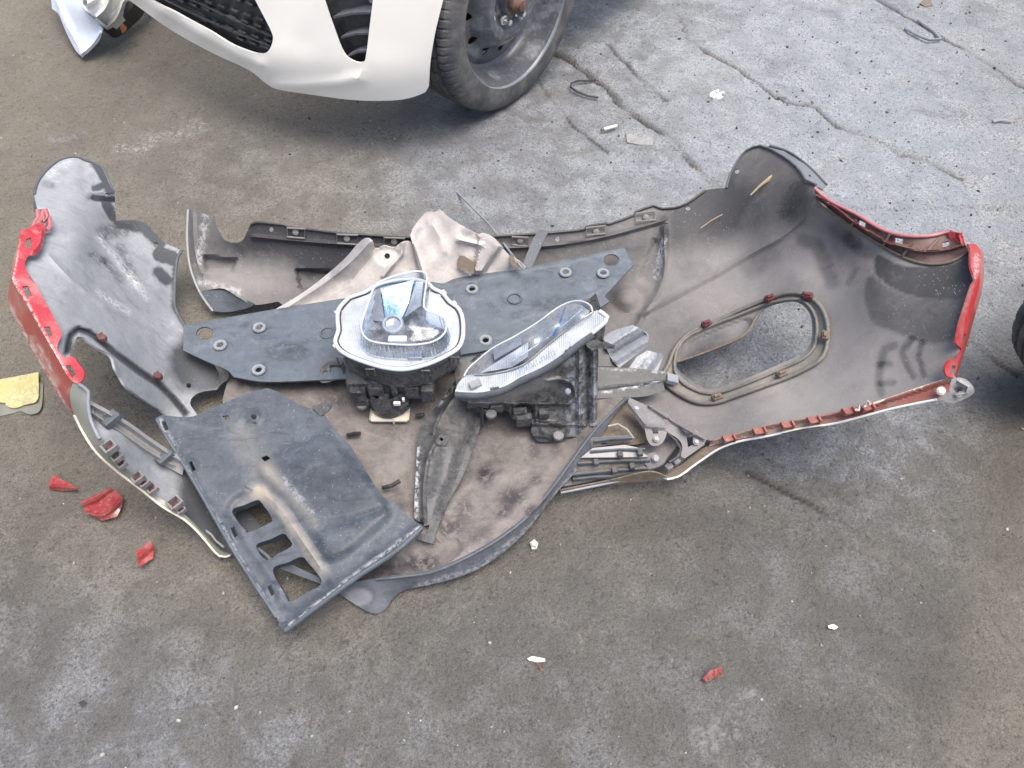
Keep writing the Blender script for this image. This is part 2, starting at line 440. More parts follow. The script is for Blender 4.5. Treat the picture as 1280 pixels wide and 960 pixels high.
def bezel_mat():
    b = NB('silver_headlamp_bezel'); wv = b.n('ShaderNodeTexWave', wave_type='BANDS', bands_direction='X')
    wv.inputs['Scale'].default_value = 95; wv.inputs['Distortion'].default_value = 1.2
    b.l(b.mapping((1, .35, 1)), wv.inputs['Vector'])
    n = b.noise(18, 5, .7)
    c = b.mix(b.ramp(n, .3, .7), (.30, .33, .36), (.47, .50, .53))
    b.set(color=c, rough=.35, metal=.0, normal=b.bump(wv.outputs['Fac'], .3, .002)); return b.m
M_bezel = bezel_mat()
def reflector_mat():
    b = NB('sky_reflection_blue'); n = b.noise(25, 4, .6, dist=1.0)
    b.set(color=b.mix(b.ramp(n, .35, .65), (.10, .20, .36), (.24, .34, .48)), rough=.18, metal=.8, normal=b.bump(n, .2, .006)); return b.m  # blue of the mirrored sky is put into the colour
M_refl = reflector_mat()
M_smoke = paint('smoky_silver_plastic', (.27, .28, .29), .25, .3, dirt=(.5, .5, .5), amt=.5, scale=30, metal=.3)
def rubber_mat():
    b = NB('dusty_tyre_rubber'); n = b.noise(20, 6, .7); n2 = b.noise(140, 4)
    b.set(color=b.mix(b.ramp(n, .35, .75), (.065, .067, .072), (.17, .16, .15)), rough=.75, normal=b.bump(n2, .25, .002)); return b.m
M_rubber = rubber_mat()
def redlens():
    b = NB('red_lens_plastic'); n = b.noise(60, 4)
    b.set(color=b.mix(b.ramp(n, .4, .7), (.42, .045, .045), (.52, .17, .15)), rough=.2, trans=.3, coat=.4, alpha=.8); return b.m
M_lens = redlens()
def yellowplate():
    b = NB('crackled_yellow_plate'); v = b.voro(70, 'DISTANCE_TO_EDGE', vec=None); n = b.noise(30, 5, .7)
    cr = b.math('MULTIPLY', b.ramp(v, .09, .02), b.ramp(n, .4, .6)); 
    cr = b.math('MULTIPLY', cr, .55)
    c = b.mix(cr, b.mix(b.ramp(n, .3, .7), (.42, .37, .15), (.52, .47, .25)), (.3, .27, .16))
    b.set(color=c, rough=.5, normal=b.bump(b.math('SUBTRACT', n, cr), .5, .003)); return b.m
M_yellow = yellowplate()

def ground_mat():
    b = NB('worn_oily_concrete')
    big = b.noise(2.2, 6, .6, dist=.5); mid = b.noise(12, 7, .68, dist=.3); fine = b.noise(75, 6, .72); f2 = b.noise(170, 5, .7); grain = b.noise(420, 3, .6)
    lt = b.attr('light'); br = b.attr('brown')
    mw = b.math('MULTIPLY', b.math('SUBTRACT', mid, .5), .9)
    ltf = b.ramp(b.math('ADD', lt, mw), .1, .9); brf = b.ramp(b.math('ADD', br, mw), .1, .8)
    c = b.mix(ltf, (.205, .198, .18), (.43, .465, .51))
    c = b.mix(brf, c, (.30, .268, .215))
    pt = b.noise(5, 6, .7, dist=.8)
    c = b.mix(b.math('MULTIPLY', b.ramp(pt, .50, .64), .28), c, (.15, .135, .115))
    c = b.mix(b.math('MULTIPLY', b.ramp(pt, .46, .36), .2), c, (.37, .345, .295))
    c = b.mix(b.math('MULTIPLY', b.ramp(big, .5, .72), .3), c, (.18, .165, .14))
    # chalky crust, thicker on the paler slab
    cw = b.math('MULTIPLY', b.ramp(f2, .44, .60), b.math('MULTIPLY', b.ramp(mid, .44, .60), b.math('ADD', .0, b.math('MULTIPLY', lt, .85))))
    c = b.mix(cw, c, (.64, .66, .69))
    c = b.mix(b.math('MULTIPLY', b.math('MULTIPLY', b.ramp(fine, .56, .68), b.ramp(pt, .55, .4)), .5), c, (.45, .42, .36))
    # pits and oily dots
    pit = b.ramp(fine, .46, .34); pit2 = b.ramp(f2, .45, .33)
    pm = b.math('ADD', b.math('MULTIPLY', pit, .45), b.math('MULTIPLY', pit2, .55), True)
    c = b.mix(b.math('MULTIPLY', pm, .9), c, (.07, .065, .058))
    vd = b.ramp(b.voro(60), .16, .07); dots = b.math('MULTIPLY', vd, b.math('MULTIPLY', b.ramp(b.noise(9, 3), .45, .6), b.math('ADD', .25, lt)), True)
    c = b.mix(b.math('MULTIPLY', dots, .85), c, (.03, .03, .03))
    g = b.ramp(grain, .25, .75, .68, 1.32)
    q = b.n('ShaderNodeMix', data_type='RGBA', blend_type='MULTIPLY'); q.inputs[0].default_value = .9
    b.l(c, q.inputs[6]); b.l(g, q.inputs[7]); c = q.outputs[2]
    sc = b.math('MULTIPLY', b.attr('scuff_glint'), b.ramp(b.noise(70, 6, .8), .45, .6), True)
    c = b.mix(b.math('MULTIPLY', sc, .8), c, (.62, .6, .58))
    ck = b.math('MULTIPLY', b.attr('crack'), b.ramp(fine, .25, .5), True)
    c = b.mix(ck, c, (.06, .048, .037))
    oil_shade = b.attr('oil_shade'); c = b.mix(b.math('MULTIPLY', oil_shade, b.ramp(mid, .3, .6)), c, (.07, .062, .055))
    h = b.math('ADD', b.math('MULTIPLY', mid, .4), b.math('ADD', b.math('MULTIPLY', fine, .8), b.math('MULTIPLY', f2, .45)))
    b.set(color=c, rough=b.ramp(mid, .3, .7, .6, .9), normal=b.bump(h, 1.0, .027), spec=.35); return b.m
M_ground = ground_mat()

# ------------------------------------------------------------------ ground
def axis(a, b, d, far):
    fine = np.arange(a, b+d, d); out = []; s = d; v = b
    while v < far: s *= 1.35; v += s; out.append(v)
    lo = []; s = d; v = a
    while v > -far: s *= 1.35; v -= s; lo.append(v)
    return np.r_[lo[::-1], fine, out]
gx = axis(-1.9, 2.1, .007, 70); gy = axis(.1, 3.1, .007, 70)
GX, GY = np.meshgrid(gx, gy); px = PROJ(np.stack([GX.ravel(), GY.ravel(), 0*GX.ravel()], -1))
dep = (GY.ravel()*CP+CAM_H*SP)
px = np.where((dep > .2)[:, None], px, 5000.)
gpx, gpy = px[:, 0].clip(-900, 2200), px[:, 1].clip(-400, 1700)
x, y = GX.ravel(), GY.ravel()
def vnoise(x, y, s, seed):
    r = np.random.default_rng(seed); T = r.random((128, 128)); u, v = x/s, y/s
    i, j = np.floor(u).astype(int), np.floor(v).astype(int); fu, fv = u-i, v-j
    fu, fv = fu*fu*(3-2*fu), fv*fv*(3-2*fv); g = lambda a, b: T[a % 128, b % 128]
    return (g(i, j)*(1-fu)+g(i+1, j)*fu)*(1-fv)+(g(i, j+1)*(1-fu)+g(i+1, j+1)*fu)*fv-.5
inz = (np.abs(x) < 3) & (y > -1) & (y < 4.5)
z = (.010*vnoise(x, y, .45, 1)+.005*vnoise(x, y, .13, 2)+.005*vnoise(x, y, .05, 3)+.0045*vnoise(x, y, .022, 4)+.003*vnoise(x, y, .012, 5))*inz
wob = 12*vnoise(x, y, .07, 9)+9*vnoise(x, y, .025, 10)+5*vnoise(x, y, .012, 12)
modu = sstep(-.28, .1, vnoise(x, y, .09, 11))
CRACKS = [
    ([(842, 11), (856, 50), (881, 68), (921, 90), (967, 124), (1018, 138), (1050, 165), (1093, 176), (1125, 196), (1158, 205), (1200, 226)], 1.25, .011),
    ([(690, 65), (715, 78), (738, 98), (755, 112), (770, 128), (790, 145), (815, 162), (838, 178), (860, 205), (890, 232), (930, 262)], 1.7, .013),
    ([(1080, -10), (1104, 7), (1143, 29), (1179, 50), (1222, 75), (1272, 108), (1330, 140)], 1.5, .005),
    ([(933, 589), (967, 606), (1017, 631), (1050, 650), (1080, 672)], 2.5, .006),
    ([(1205, 420), (1231, 438), (1251, 454), (1275, 470)], 2.2, .007), ([(1200, 450), (1235, 468), (1252, 484)], 2.0, .006),
    ([(672, 100), (690, 125), (720, 160), (760, 190)], 2.0, .004), ([(760, 60), (790, 95), (830, 130)], 2.5, .004)]
near = (gpx > 560) & (gpx < 1400) & (gpy > -60) & (gpy < 720)
ck = np.zeros(len(x))
for poly, wd, dpt in CRACKS:
    d = np.full(len(x), 1e9); d[near] = seg_dist(gpx[near]+wob[near], gpy[near]+wob[near]*.6, poly)
    prof = np.exp(-(d/wd)**2)*(.25+.75*modu); ck = np.maximum(ck, prof); z -= dpt*prof
# slab beyond the long crack stands a little proud
slab = np.zeros(len(x)); cl = CRACKS[1][0]
sx_ = np.interp(gpy+wob, [p[1] for p in cl], [p[0] for p in cl]); z += .008*sstep(-4, 6, gpx-sx_)*((gpy < 262) & inz)
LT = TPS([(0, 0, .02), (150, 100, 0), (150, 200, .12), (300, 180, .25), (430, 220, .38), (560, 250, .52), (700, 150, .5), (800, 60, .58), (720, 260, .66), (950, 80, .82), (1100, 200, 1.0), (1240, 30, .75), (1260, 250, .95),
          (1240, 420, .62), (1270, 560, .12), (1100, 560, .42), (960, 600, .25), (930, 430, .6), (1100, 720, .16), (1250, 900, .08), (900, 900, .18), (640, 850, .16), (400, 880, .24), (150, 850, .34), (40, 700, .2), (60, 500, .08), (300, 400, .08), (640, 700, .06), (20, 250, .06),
          (-400, 500, 0), (1800, 500, .3), (1800, -200, .9), (600, -200, .6), (-300, -200, .1), (600, 1500, .15)], 5)  # pale concrete tone and skylight sheen, both put into this mask
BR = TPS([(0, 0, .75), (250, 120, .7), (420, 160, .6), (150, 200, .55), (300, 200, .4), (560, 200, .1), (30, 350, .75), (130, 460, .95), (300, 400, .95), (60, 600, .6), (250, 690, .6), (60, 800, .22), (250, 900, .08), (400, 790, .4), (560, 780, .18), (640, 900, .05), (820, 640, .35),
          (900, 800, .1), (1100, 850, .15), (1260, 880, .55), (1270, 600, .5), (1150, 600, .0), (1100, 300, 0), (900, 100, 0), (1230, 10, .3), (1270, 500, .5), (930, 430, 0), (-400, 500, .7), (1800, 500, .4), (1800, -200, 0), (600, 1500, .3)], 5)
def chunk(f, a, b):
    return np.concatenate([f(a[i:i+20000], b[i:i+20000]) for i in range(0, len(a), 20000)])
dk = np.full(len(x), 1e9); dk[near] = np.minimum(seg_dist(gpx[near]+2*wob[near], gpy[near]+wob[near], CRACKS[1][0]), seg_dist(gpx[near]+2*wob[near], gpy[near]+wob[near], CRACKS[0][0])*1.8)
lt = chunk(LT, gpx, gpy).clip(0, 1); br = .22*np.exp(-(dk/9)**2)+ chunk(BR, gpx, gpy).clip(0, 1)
sc = np.zeros(len(x)); msk = (gpx > 60) & (gpx < 330) & (gpy > 100) & (gpy < 260)
sc[msk] = .95*np.exp(-(seg_dist(gpx[msk]+2*wob[msk], gpy[msk]+wob[msk], [(152, 186), (200, 172), (252, 154)])/8)**2)+.4*np.exp(-(seg_dist(gpx[msk]+2*wob[msk], gpy[msk], [(60, 178), (110, 170)])/6)**2)
m2 = (gpx > 820) & (gpx < 960) & (gpy > 40) & (gpy < 200)
sc[m2] += .5*np.exp(-((gpx[m2]-895)/34)**2-((gpy[m2]-98)/16)**2)
m3 = (gpx > 840) & (gpx < 1000) & (gpy > 800) & (gpy < 960)
sc[m3] += .6*np.exp(-(seg_dist(gpx[m3]+3*wob[m3], gpy[m3]+2*wob[m3], [(935, 865), (905, 890), (880, 925)])/12)**2)
oil_shade = np.zeros(len(x))
for cx, cy, rx, ry, a in [(590, 175, 70, 22, .35), (1160, 860, 40, 60, .4), (1270, 560, 40, 120, .5), (430, 150, 150, 22, .35), (520, 660, 260, 60, .25), (860, 650, 200, 30, .45), (1185, 770, 60, 40, .3), (150, 900, 30, 14, .4), (110, 140, 60, 30, .2), (360, 700, 60, 40, .3)]:  # oily stains, plus shade under car, wheel, heap and tyre put into colour
    oil_shade = np.maximum(oil_shade, a*np.exp(-((gpx-cx)/rx)**2-((gpy-cy)/ry)**2))
nx_, ny_ = len(gx), len(gy)
ii = (np.arange(ny_-1)[:, None]*nx_+np.arange(nx_-1)[None]).ravel()
quads = np.stack([ii, ii+1, ii+nx_+1, ii+nx_], -1)
gme = bpy.data.meshes.new('ground')
gme.vertices.add(len(x)); gme.vertices.foreach_set('co', np.stack([x, y, z], -1).ravel())
gme.loops.add(quads.size); gme.loops.foreach_set('vertex_index', quads.ravel().astype(np.int32))
gme.polygons.add(len(quads)); gme.polygons.foreach_set('loop_start', (np.arange(len(quads))*4).astype(np.int32))
gme.update(calc_edges=True)
for k, v in (('light', lt), ('brown', br), ('crack', ck), ('scuff_glint', sc), ('oil_shade', oil_shade)):
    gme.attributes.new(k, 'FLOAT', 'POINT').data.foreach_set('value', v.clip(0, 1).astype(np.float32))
ground = link('ground', gme, M_ground, angle=None); tag(ground, 'worn grey and brown oily stained concrete yard', 'ground', kind='structure')
def gz(px_, py_): return 0.0

# ------------------------------------------------------------------ white car
HUB = Vector(W(646, 4, .29)); AX = Vector((.777, -.629, 0)).normalized(); FW = Vector((-.629, -.777, 0)).normalized()
car = thing('white_car', 'white hatchback front corner with bare black steel wheel and unpainted grille opening', 'car', (HUB[0], HUB[1], 0))
low = [(168, 5, .25), (213, 37, .235), (263, 65, .215), (310, 87, .20), (332, 104, .18), (348, 112, .17), (394, 119, .165), (441, 125, .165), (482, 126, .165), (510, 123, .17), (532, 115, .185)]
ctrl = []
for (a, b, zz) in [(60, -65, .28), (110, -32, .27)]+low:
    p = Vector(W(a, b, zz)); 
    for dzz, back in ((0, 0), (.05, -.012), (.14, .0), (.26, .03), (.42, .08)):
        q = p-FW*back; q.z += dzz; s_ = PROJ(np.array(q)); ctrl.append((s_[0], s_[1], q.z))
cz = TPS(ctrl, 20)
outl = [(60, -65, 1)]+[(168, 5, 1)]+[p[:2] for p in low[1:5]]+[p[:2] for p in low[5:]]+[(536, 108), (538, 78), (544, 41), (554, 0), (566, -50), (585, -110, 1), (480, -175), (300, -190), (140, -170, 1)]
grille_open = [(150, -22, 1), (186, -2), (254, 34), (291, 56), (322, 67), (335, 64), (341, 50), (338, 37), (319, 0), (306, -28), (285, -45), (190, -58), (150, -45, 1)]
fog_open = [(394, -30), (405, 0), (416, 32), (429, 65), (441, 76), (454, 78), (458, 66), (463, 25), (466, 0), (468, -30), (440, -42)]
car_bumper, _ = panel('front_bumper', outl, None, M_white, car, holes=[grille_open, fog_open], zf=cz, th=.006, step=7,
    feats=[ridge([(345, 107), (380, 107), (425, 103), (450, 97)], 6, .004), ridge([(168, -8), (254, 44), (300, 70), (325, 80)], 5, .004)],
    attrs={'dust': lambda x, y: .0*x})
# grille mesh set back in the opening
gzf = lambda x, y: cz(x, y)
def backed(dist):
    def f(x, y):
        p = W(x, y, cz(x, y)); return p-np.array(FW)*dist
    return f
panel('grille_panel', [(90, -60, 1), (150, -6), (186, 14), (254, 50), (300, 76), (330, 86), (360, 74), (362, 40), (345, -20), (315, -90), (190, -110), (90, -90, 1)], None, M_black, car, mapf=backed(.022), th=.004, step=8)
items = []
for r in range(9):
    for c in range(13):
        u = 150+c*16+(r % 2)*8+r*5; v = -52+r*13.5+c*5.2
        if inside(np.array([u]), np.array([v]), grille_open)[0] and seg_dist(np.array([u]), np.array([v]), grille_open, True)[0] > 3:
            p = Vector(backed(.016)(np.array([u]), np.array([v]))[0]); items.append((p, (.024, .012, .006), rotm(math.atan2(-AX.y, -AX.x), .5)))
tag(link('grille_mesh', boxes_mesh(items), M_black, car), kind='stuff')
for r in range(5):
    a = [(150, -40+r*16), (200, -16+r*17), (260, 14+r*16), (335, 48+r*13)]
    q = smooth(a, 10, False); q = q[inside(q[:, 0], q[:, 1], grille_open)]
    if len(q) > 2: tube('grille_bar', backed(.012)(q[:, 0], q[:, 1]), .0035, M_black, car, n=6)
panel('fog_recess', [(365, -70), (378, 0), (400, 70), (436, 100), (475, 98), (490, 25), (496, -70)], None, M_black, car, mapf=backed(.045), th=.004, step=8)
for (a, b) in [((408, -12), (466, -18)), ((414, 22), (464, 16)), ((424, 47), (462, 42)), ((432, 70), (458, 64))]:
    q = np.array([a, ((a[0]+b[0])/2, (a[1]+b[1])/2-2), b], float); P0 = backed(.006)(q[:, 0], q[:, 1]); P1 = backed(.043)(q[:, 0], q[:, 1]-2)
    vs_ = [*P0, *P1, *(P0-[0, 0, .005]), *(P1-[0, 0, .005])]
    link('vent_slat', mesh_from(vs_, [(0, 1, 4, 3), (1, 2, 5, 4), (6, 9, 10, 7), (7, 10, 11, 8), (0, 6, 7, 1), (1, 7, 8, 2)]), M_rim, car)  # grey instead of black puts the slat highlights into the colour
box('grille_bracket', backed(.055)(np.array([446]), np.array([4]))[0], (.03, .02, .03), M_ltclip, car, rz=.6)

# wheel
WM = frame_at(HUB, AX, (0, 0, 1))
wheel = link('wheel', lathe_mesh([(.03, -.12), (.05, -.12), (.05, -.03), (.03, -.03)], 24, WM), M_steel, car)
tw, R0 = .165, .293
prof = []; 
for t in np.linspace(0, 1, 46):
    s_ = (t-.5)*2; ww = s_*tw/2
    e = abs(s_)
    if e < .72:
        r = R0-.003*(e/.72)**2
        if min(abs(e-.22), abs(e-.55)) < .045: r -= .009
    else:
        k = (e-.72)/.28; r = R0-.003-(R0-.003-.219)*(k**1.7); ww = math.copysign(tw/2*(.72+.30*math.sin(k*math.pi*.62)/1), s_)
    prof.append((r, ww))
N = 480; vs_ = []; fs = []; m = len(prof)
for i in range(N):
    a = 2*math.pi*i/N
    for (r, h) in prof:
        e = abs(h)/(tw/2); rr = r
        if e > .5 and e < .93 and i % 6 == 0: rr -= .006*(1 if e < .8 else .6)
        elif e <= .5 and (i+2) % 12 == 0: rr -= .006
        v = WM@Vector((rr*math.cos(a), rr*math.sin(a), h-tw/2+.012)); v.z = max(v.z, .001); vs_.append(v)
for i in range(N):
    j = (i+1) % N
    for q in range(m-1): fs.append((i*m+q, j*m+q, j*m+q+1, i*m+q+1))
link('tyre', mesh_from(vs_, fs), M_rubber, wheel, angle=28)
for (rr, hh) in [(.262, .006), (.238, .004), (.250, .007)]:
    cc = [WM@Vector((rr*math.cos(a), rr*math.sin(a), hh)) for a in np.linspace(0, 2*math.pi, 72, endpoint=False)]
    tube('sidewall_ring', cc, .003, M_rubber, wheel, closed=True, n=6, up=tuple(AX))
def rimh(r): return np.interp(r, [.0, .03, .036, .045, .06, .075, .098, .118, .135, .165, .18, .190, .203, .209, .222], [-.012, -.012, -.03, -.032, -.03, -.012, -.012, -.03, -.055, -.062, -.074, -.066, -.03, -.004, .003])
def rim_map(x, y):
    r = np.hypot(x, y)/1000; h = rimh(r)
    return np.array([WM@Vector((a/1000, b/1000, c)) for a, b, c in zip(x, y, h)])
vents = [circ(140*math.cos(a), 140*math.sin(a), 12, 12, 10) for a in np.linspace(0, 2*math.pi, 12, endpoint=False)]
panel('rim', circ(0, 0, 172, 172, 60), None, M_steel, wheel, holes=vents, th=.004, step=5, mapf=rim_map, bstep=8, eye=tuple(HUB+AX*2))
lathe('rim_barrel', [(r_, float(rimh(r_))) for r_ in (.171, .176, .18, .185, .19, .196, .203, .206, .209, .215, .222)], WM, M_steel, wheel, n=96)
M_lip = paint('highlit_steel_lip', (.16, .17, .19), .3, .2, dirt=(.34, .35, .37), amt=.5, scale=20)  # paler copy of the wheel paint, lip highlight put into its colour
lathe('rim_lip', [(.214, -.012), (.220, .006), (.224, .009), (.228, .003), (.225, -.012)], WM, M_lip, wheel, n=72)
lathe('brake_drum', [(.0, -.085), (.15, -.085), (.155, -.11), (.155, -.15)], WM, M_rust, wheel, n=32)
lathe('hub_nut', [(.026, -.02), (.026, .006), (.02, .012), (.014, .022), (.0, .024)], WM, M_rust, wheel, n=14)
for a in np.radians([143, 215, 325, 37]):
    Mn = WM@Matrix.Translation((.05*math.cos(a), .05*math.sin(a), -.022))
    lathe('lug_nut', [(.014, 0), (.014, .004), (.0095, .006), (.0095, .02), (.008, .026), (.004, .028), (.0, .028)], Mn, M_chrome, wheel, n=6)
# wing, bonnet and inner arch, mostly above the picture
def side_map(x, y):     # x along the car backwards from hub, y height
    base = np.array(HUB)+np.array(AX)*.015
    return base[None]-np.outer(x, np.array(FW))+np.outer(y-.29, np.array([0, 0, 1]))-np.outer(np.clip(y-.55, 0, 1)*.25, np.array(AX))
arch = [(.345*math.cos(a), .30+.345*math.sin(a)) for a in np.linspace(math.radians(165), math.radians(-10), 16)]
panel('wing_panel', arch[4:]+[(.345, .2, 1), (1.1, .2, 1), (1.15, .9, 1), (-.12, .78, 1)], None, M_white, car, th=.004, step=.06, mapf=side_map, eye=tuple(HUB+AX*3+Vector((0, 0, .5))))
link('arch_liner', lathe_mesh([(.335, -.2), (.335, -.005)], 30, WM, math.radians(-50), math.radians(50)), M_black, car)
bp = [HUB+AX*.02-FW*x_+Vector((0, 0, .45+.12*(x_+.3))) for x_ in (-.3, .2, .8)]
bp2 = [p-AX*1.35+FW*.1 for p in bp]
bv = []
for k in range(3):
    for t in np.linspace(0, 1, 7):
        p = bp[k].lerp(bp2[k], t); p.z += .10*math.sin(math.pi*t); bv.append(p)
me = mesh_from(bv+[p-Vector((0, 0, .01)) for p in bv], [(k*7+i, k*7+i+1, k*7+i+8, k*7+i+7) for k in range(2) for i in range(6)]+[(21+k*7+i+7, 21+k*7+i+8, 21+k*7+i+1, 21+k*7+i) for k in range(2) for i in range(6)])
link('bonnet', me, M_white, car)

# ------------------------------------------------------------------ broken lamp unit near the car
lamp = thing('broken_lamp_unit', 'broken lamp with milky clear lens, white housing and orange reflector lying before the white car', 'lamp', tuple(W(103, 60, 0)))
lz = TPS([(64, 0, .10), (73, 17, .08), (94, 62, .02), (103, 72, .008), (124, 51, .05), (129, 36, .08), (105, 9, .14), (101, -30, .17), (50, -40, .13)], 1)
panel('lens', [(50, -40, 1), (64, 0), (65, 11), (73, 17), (82, 39), (94, 62), (103, 72, 1), (112, 64), (124, 51), (129, 36, 1), (122, 28), (105, 9), (101, -30, 1)], None, M_milky, lamp, zf=lz, step=5, th=.004,
      feats=[ridge([(60, -30), (72, 5), (88, 40), (103, 66)], 3, .006), ridge([(103, 66), (116, 55), (126, 40)], 2.5, .006)])
hz = TPS([(101, 0, .15), (107, 13, .145), (122, 28, .10), (131, 26, .10), (150, 5, .12), (155, -40, .2), (100, -40, .2), (125, 5, .165)], 1)
panel('housing', [(100, -40, 1), (101, 0), (107, 13), (116, 19), (122, 29), (131, 26), (141, 16), (150, 4), (158, -40, 1)], None, M_whitepl, lamp, zf=hz, step=4, th=.004, holes=[circ(106, 3, 3, 4, 8), circ(118, 22, 2, 3, 8)],
      feats=[ridge([(120, 22), (132, 10), (140, -10)], 3, .02), ridge([(110, 5), (122, -5), (128, -30)], 3, .015)], extrude=(0, .04, -.05))
bz = TPS([(122, 30, .085), (127, 36, .07), (135, 35, .07), (152, 22, .08), (168, 4, .10), (172, -30, .13), (150, 4, .115)], 1)
panel('black_band', [(122, 30), (127, 36), (135, 35), (152, 22), (168, 4), (176, -30, 1), (158, -35, 1), (151, 3), (141, 17), (131, 27)], None, M_black, lamp, zf=bz, step=4, extrude=(0, .04, -.05))
panel('orange_reflector', [(134, 35), (142, 36), (150, 31), (151, 26), (142, 28)], [(134, 35, .06), (142, 36, .055), (150, 31, .06), (151, 26, .07), (142, 28, .068)], M_orange, lamp, step=3, extrude=(0, .02, -.03))

# ------------------------------------------------------------------ red bumper lying on its face
bumper = thing('bumper', 'large red car bumper lying face down, dusty grey inner side up', 'bumper', tuple(W(600, 470, 0)))
back_edge = [(235, 261, 1), (252, 266), (266, 274), (271, 287), (280, 300), (292, 304), (302, 302), (308, 292), (313, 281), (320, 278), (355, 281), (360, 283), (420, 291), (478, 295), (512, 297), (560, 298), (610, 296), (660, 293), (689, 291), (730, 287, 1), (734, 283, 1), (757, 279, 1), (761, 280, 1),
             (792, 269, 1), (794, 265, 1), (817, 257, 1), (828, 261), (842, 260), (859, 254), (882, 238), (908, 235, 1), (912, 220), (922, 201), (933, 188), (950, 182), (962, 186), (987, 201), (1001, 215), (1007, 225), (1020, 231, 1)]
right_edge = [(1020, 249, 1), (1037, 263), (1063, 282), (1099, 305), (1133, 323), (1161, 330), (1189, 327), (1212, 313, 1), (1213, 335), (1217, 352), (1206, 384), (1198, 412), (1199, 440), (1190, 472, 1)]
low_edge = [(1153, 485), (1118, 497), (1087, 507), (1040, 518), (1000, 525), (960, 532), (920, 543), (892, 551), (868, 545), (850, 552), (835, 570), (820, 584), (760, 596), (700, 608), (640, 610), (520, 560), (450, 480), (400, 420), (348, 377, 1), (318, 381), (300, 373), (280, 361), (262, 362), (250, 365, 1), (240, 345), (235, 320), (233, 290)]
shell_ctrl = [(235, 261, .16), (252, 266, .17), (280, 300, .14), (320, 278, .17), (420, 291, .155), (512, 297, .145), (600, 296, .14), (660, 293, .14), (757, 279, .15), (828, 261, .17), (882, 238, .2), (912, 220, .225), (950, 182, .28), (1000, 212, .33), (1020, 236, .35),
    (245, 362, .055), (300, 372, .05), (348, 377, .045), (400, 360, .05), (300, 320, .10), (420, 330, .09), (500, 340, .07), (600, 345, .06), (700, 340, .07), (783, 372, .055), (760, 420, .04), (700, 480, .03), (600, 440, .03), (500, 420, .03), (640, 560, .025), (540, 560, .025), (720, 608, .035), (760, 560, .035), (820, 584, .06), (850, 550, .075),
    (830, 330, .115), (860, 300, .15), (880, 351, .11), (850, 440, .065), (828, 478, .05), (900, 400, .105), (900, 500, .09), (936, 319, .17), (940, 250, .235), (980, 300, .24), (1000, 350, .225), (1040, 300, .285), (1025, 410, .2), (980, 480, .15), (940, 470, .13), (1020, 249, .345), (1063, 282, .345), (1099, 305, .35), (1161, 330, .375), (1212, 313, .41), (1217, 352, .4), (1198, 412, .37), (1190, 471, .34),
    (1150, 400, .335), (1120, 450, .29), (1118, 497, .285), (1087, 507, .26), (1040, 518, .22), (1000, 525, .19), (960, 532, .16), (920, 543, .125), (890, 552, .10), (1100, 360, .325)]
SZ = TPS(shell_ctrl, 1)
hole_r = [(847, 452), (872, 444), (898, 434), (922, 424), (936, 413), (942, 402), (949, 391), (962, 382), (982, 377), (997, 378), (1008, 386), (1014, 398), (1015, 417), (1012, 431), (1001, 443), (979, 453), (940, 470), (905, 483), (887, 486), (872, 481), (857, 470), (847, 461)]
rim_o = [(828, 474), (836, 455), (844, 435), (863, 415), (888, 405), (922, 389), (962, 373), (988, 366), (1010, 370), (1025, 382), (1033, 398), (1035, 417), (1032, 439), (1021, 453), (988, 470), (953, 483), (922, 494), (896, 503), (872, 503), (848, 492)]
crease1 = [(1019, 250), (1004, 274), (976, 297), (936, 319), (897, 342), (860, 362), (822, 382), (800, 394)]
crease2 = [(830, 285), (831, 318), (830, 342), (822, 365), (808, 388), (793, 411)]
# finger marks and wiped dust, plus darker tip, rear wall and floor
wiped1 = [(1098, 318), (1122, 330), (1160, 334), (1195, 328), (1212, 318), (1217, 348), (1208, 368), (1180, 374), (1140, 370), (1112, 358), (1096, 344), (1093, 330)]
wiped2 = [(1088, 345), (1112, 360), (1140, 371), (1180, 375), (1209, 370), (1203, 392), (1196, 418), (1180, 428), (1150, 428), (1120, 415), (1092, 404), (1082, 380), (1081, 360)]
ekey = [stroke([(1118, 432), (1106, 436), (1100, 456), (1098, 478), (1102, 492)], 5), stroke([(1100, 456), (1112, 455)], 4.5), stroke([(1100, 479), (1117, 478)], 4), stroke([(1140, 424), (1127, 440), (1134, 458), (1142, 471)], 4.2), stroke([(1153, 428), (1148, 444), (1155, 470)], 3.6)]
wipe_shade = total(area(wiped1, .34, 2.5), area(wiped2, .50, 2.5), area(wiped1, .46, 2.5), *[lambda x, y, f=f: .5*f(x, y) for f in ekey],
             stroke([(1003, 300), (1020, 305), (1030, 325), (1040, 352)], 9, .45), stroke([(1060, 298), (1075, 312), (1090, 316)], 8, .4), stroke([(1072, 335), (1060, 355)], 3, .35), stroke([(1000, 240), (990, 268)], 14, .35), stroke([(940, 330), (960, 318)], 16, .25),
             stroke([(860, 340), (875, 336)], 12, .25), area([(900, 175), (1012, 215), (1010, 255), (955, 300), (880, 310), (830, 300), (840, 250)], .42, 28), stroke([(320, 298), (512, 308), (800, 300), (905, 256)], 34, .45, .9), stroke([(850, 440), (800, 420), (760, 400)], 45, .3, 1), area([(225, 250), (330, 270), (520, 290), (530, 345), (400, 385), (300, 385), (235, 380)], .38, 20), stroke([(375, 310), (395, 330)], 9, .6), stroke([(405, 312), (415, 335)], 8, .5), stroke([(1070, 305), (1045, 285)], 9, .3), stroke([(900, 420), (850, 470)], 12, .2))
dustf = total(stroke([(1060, 420), (1080, 470), (1000, 500)], 40, .35, 1), stroke([(900, 380), (980, 345), (1040, 380)], 30, .3, 1), stroke([(270, 345), (345, 345)], 22, .55, 1), stroke([(880, 330), (980, 290)], 14, .2, 1))
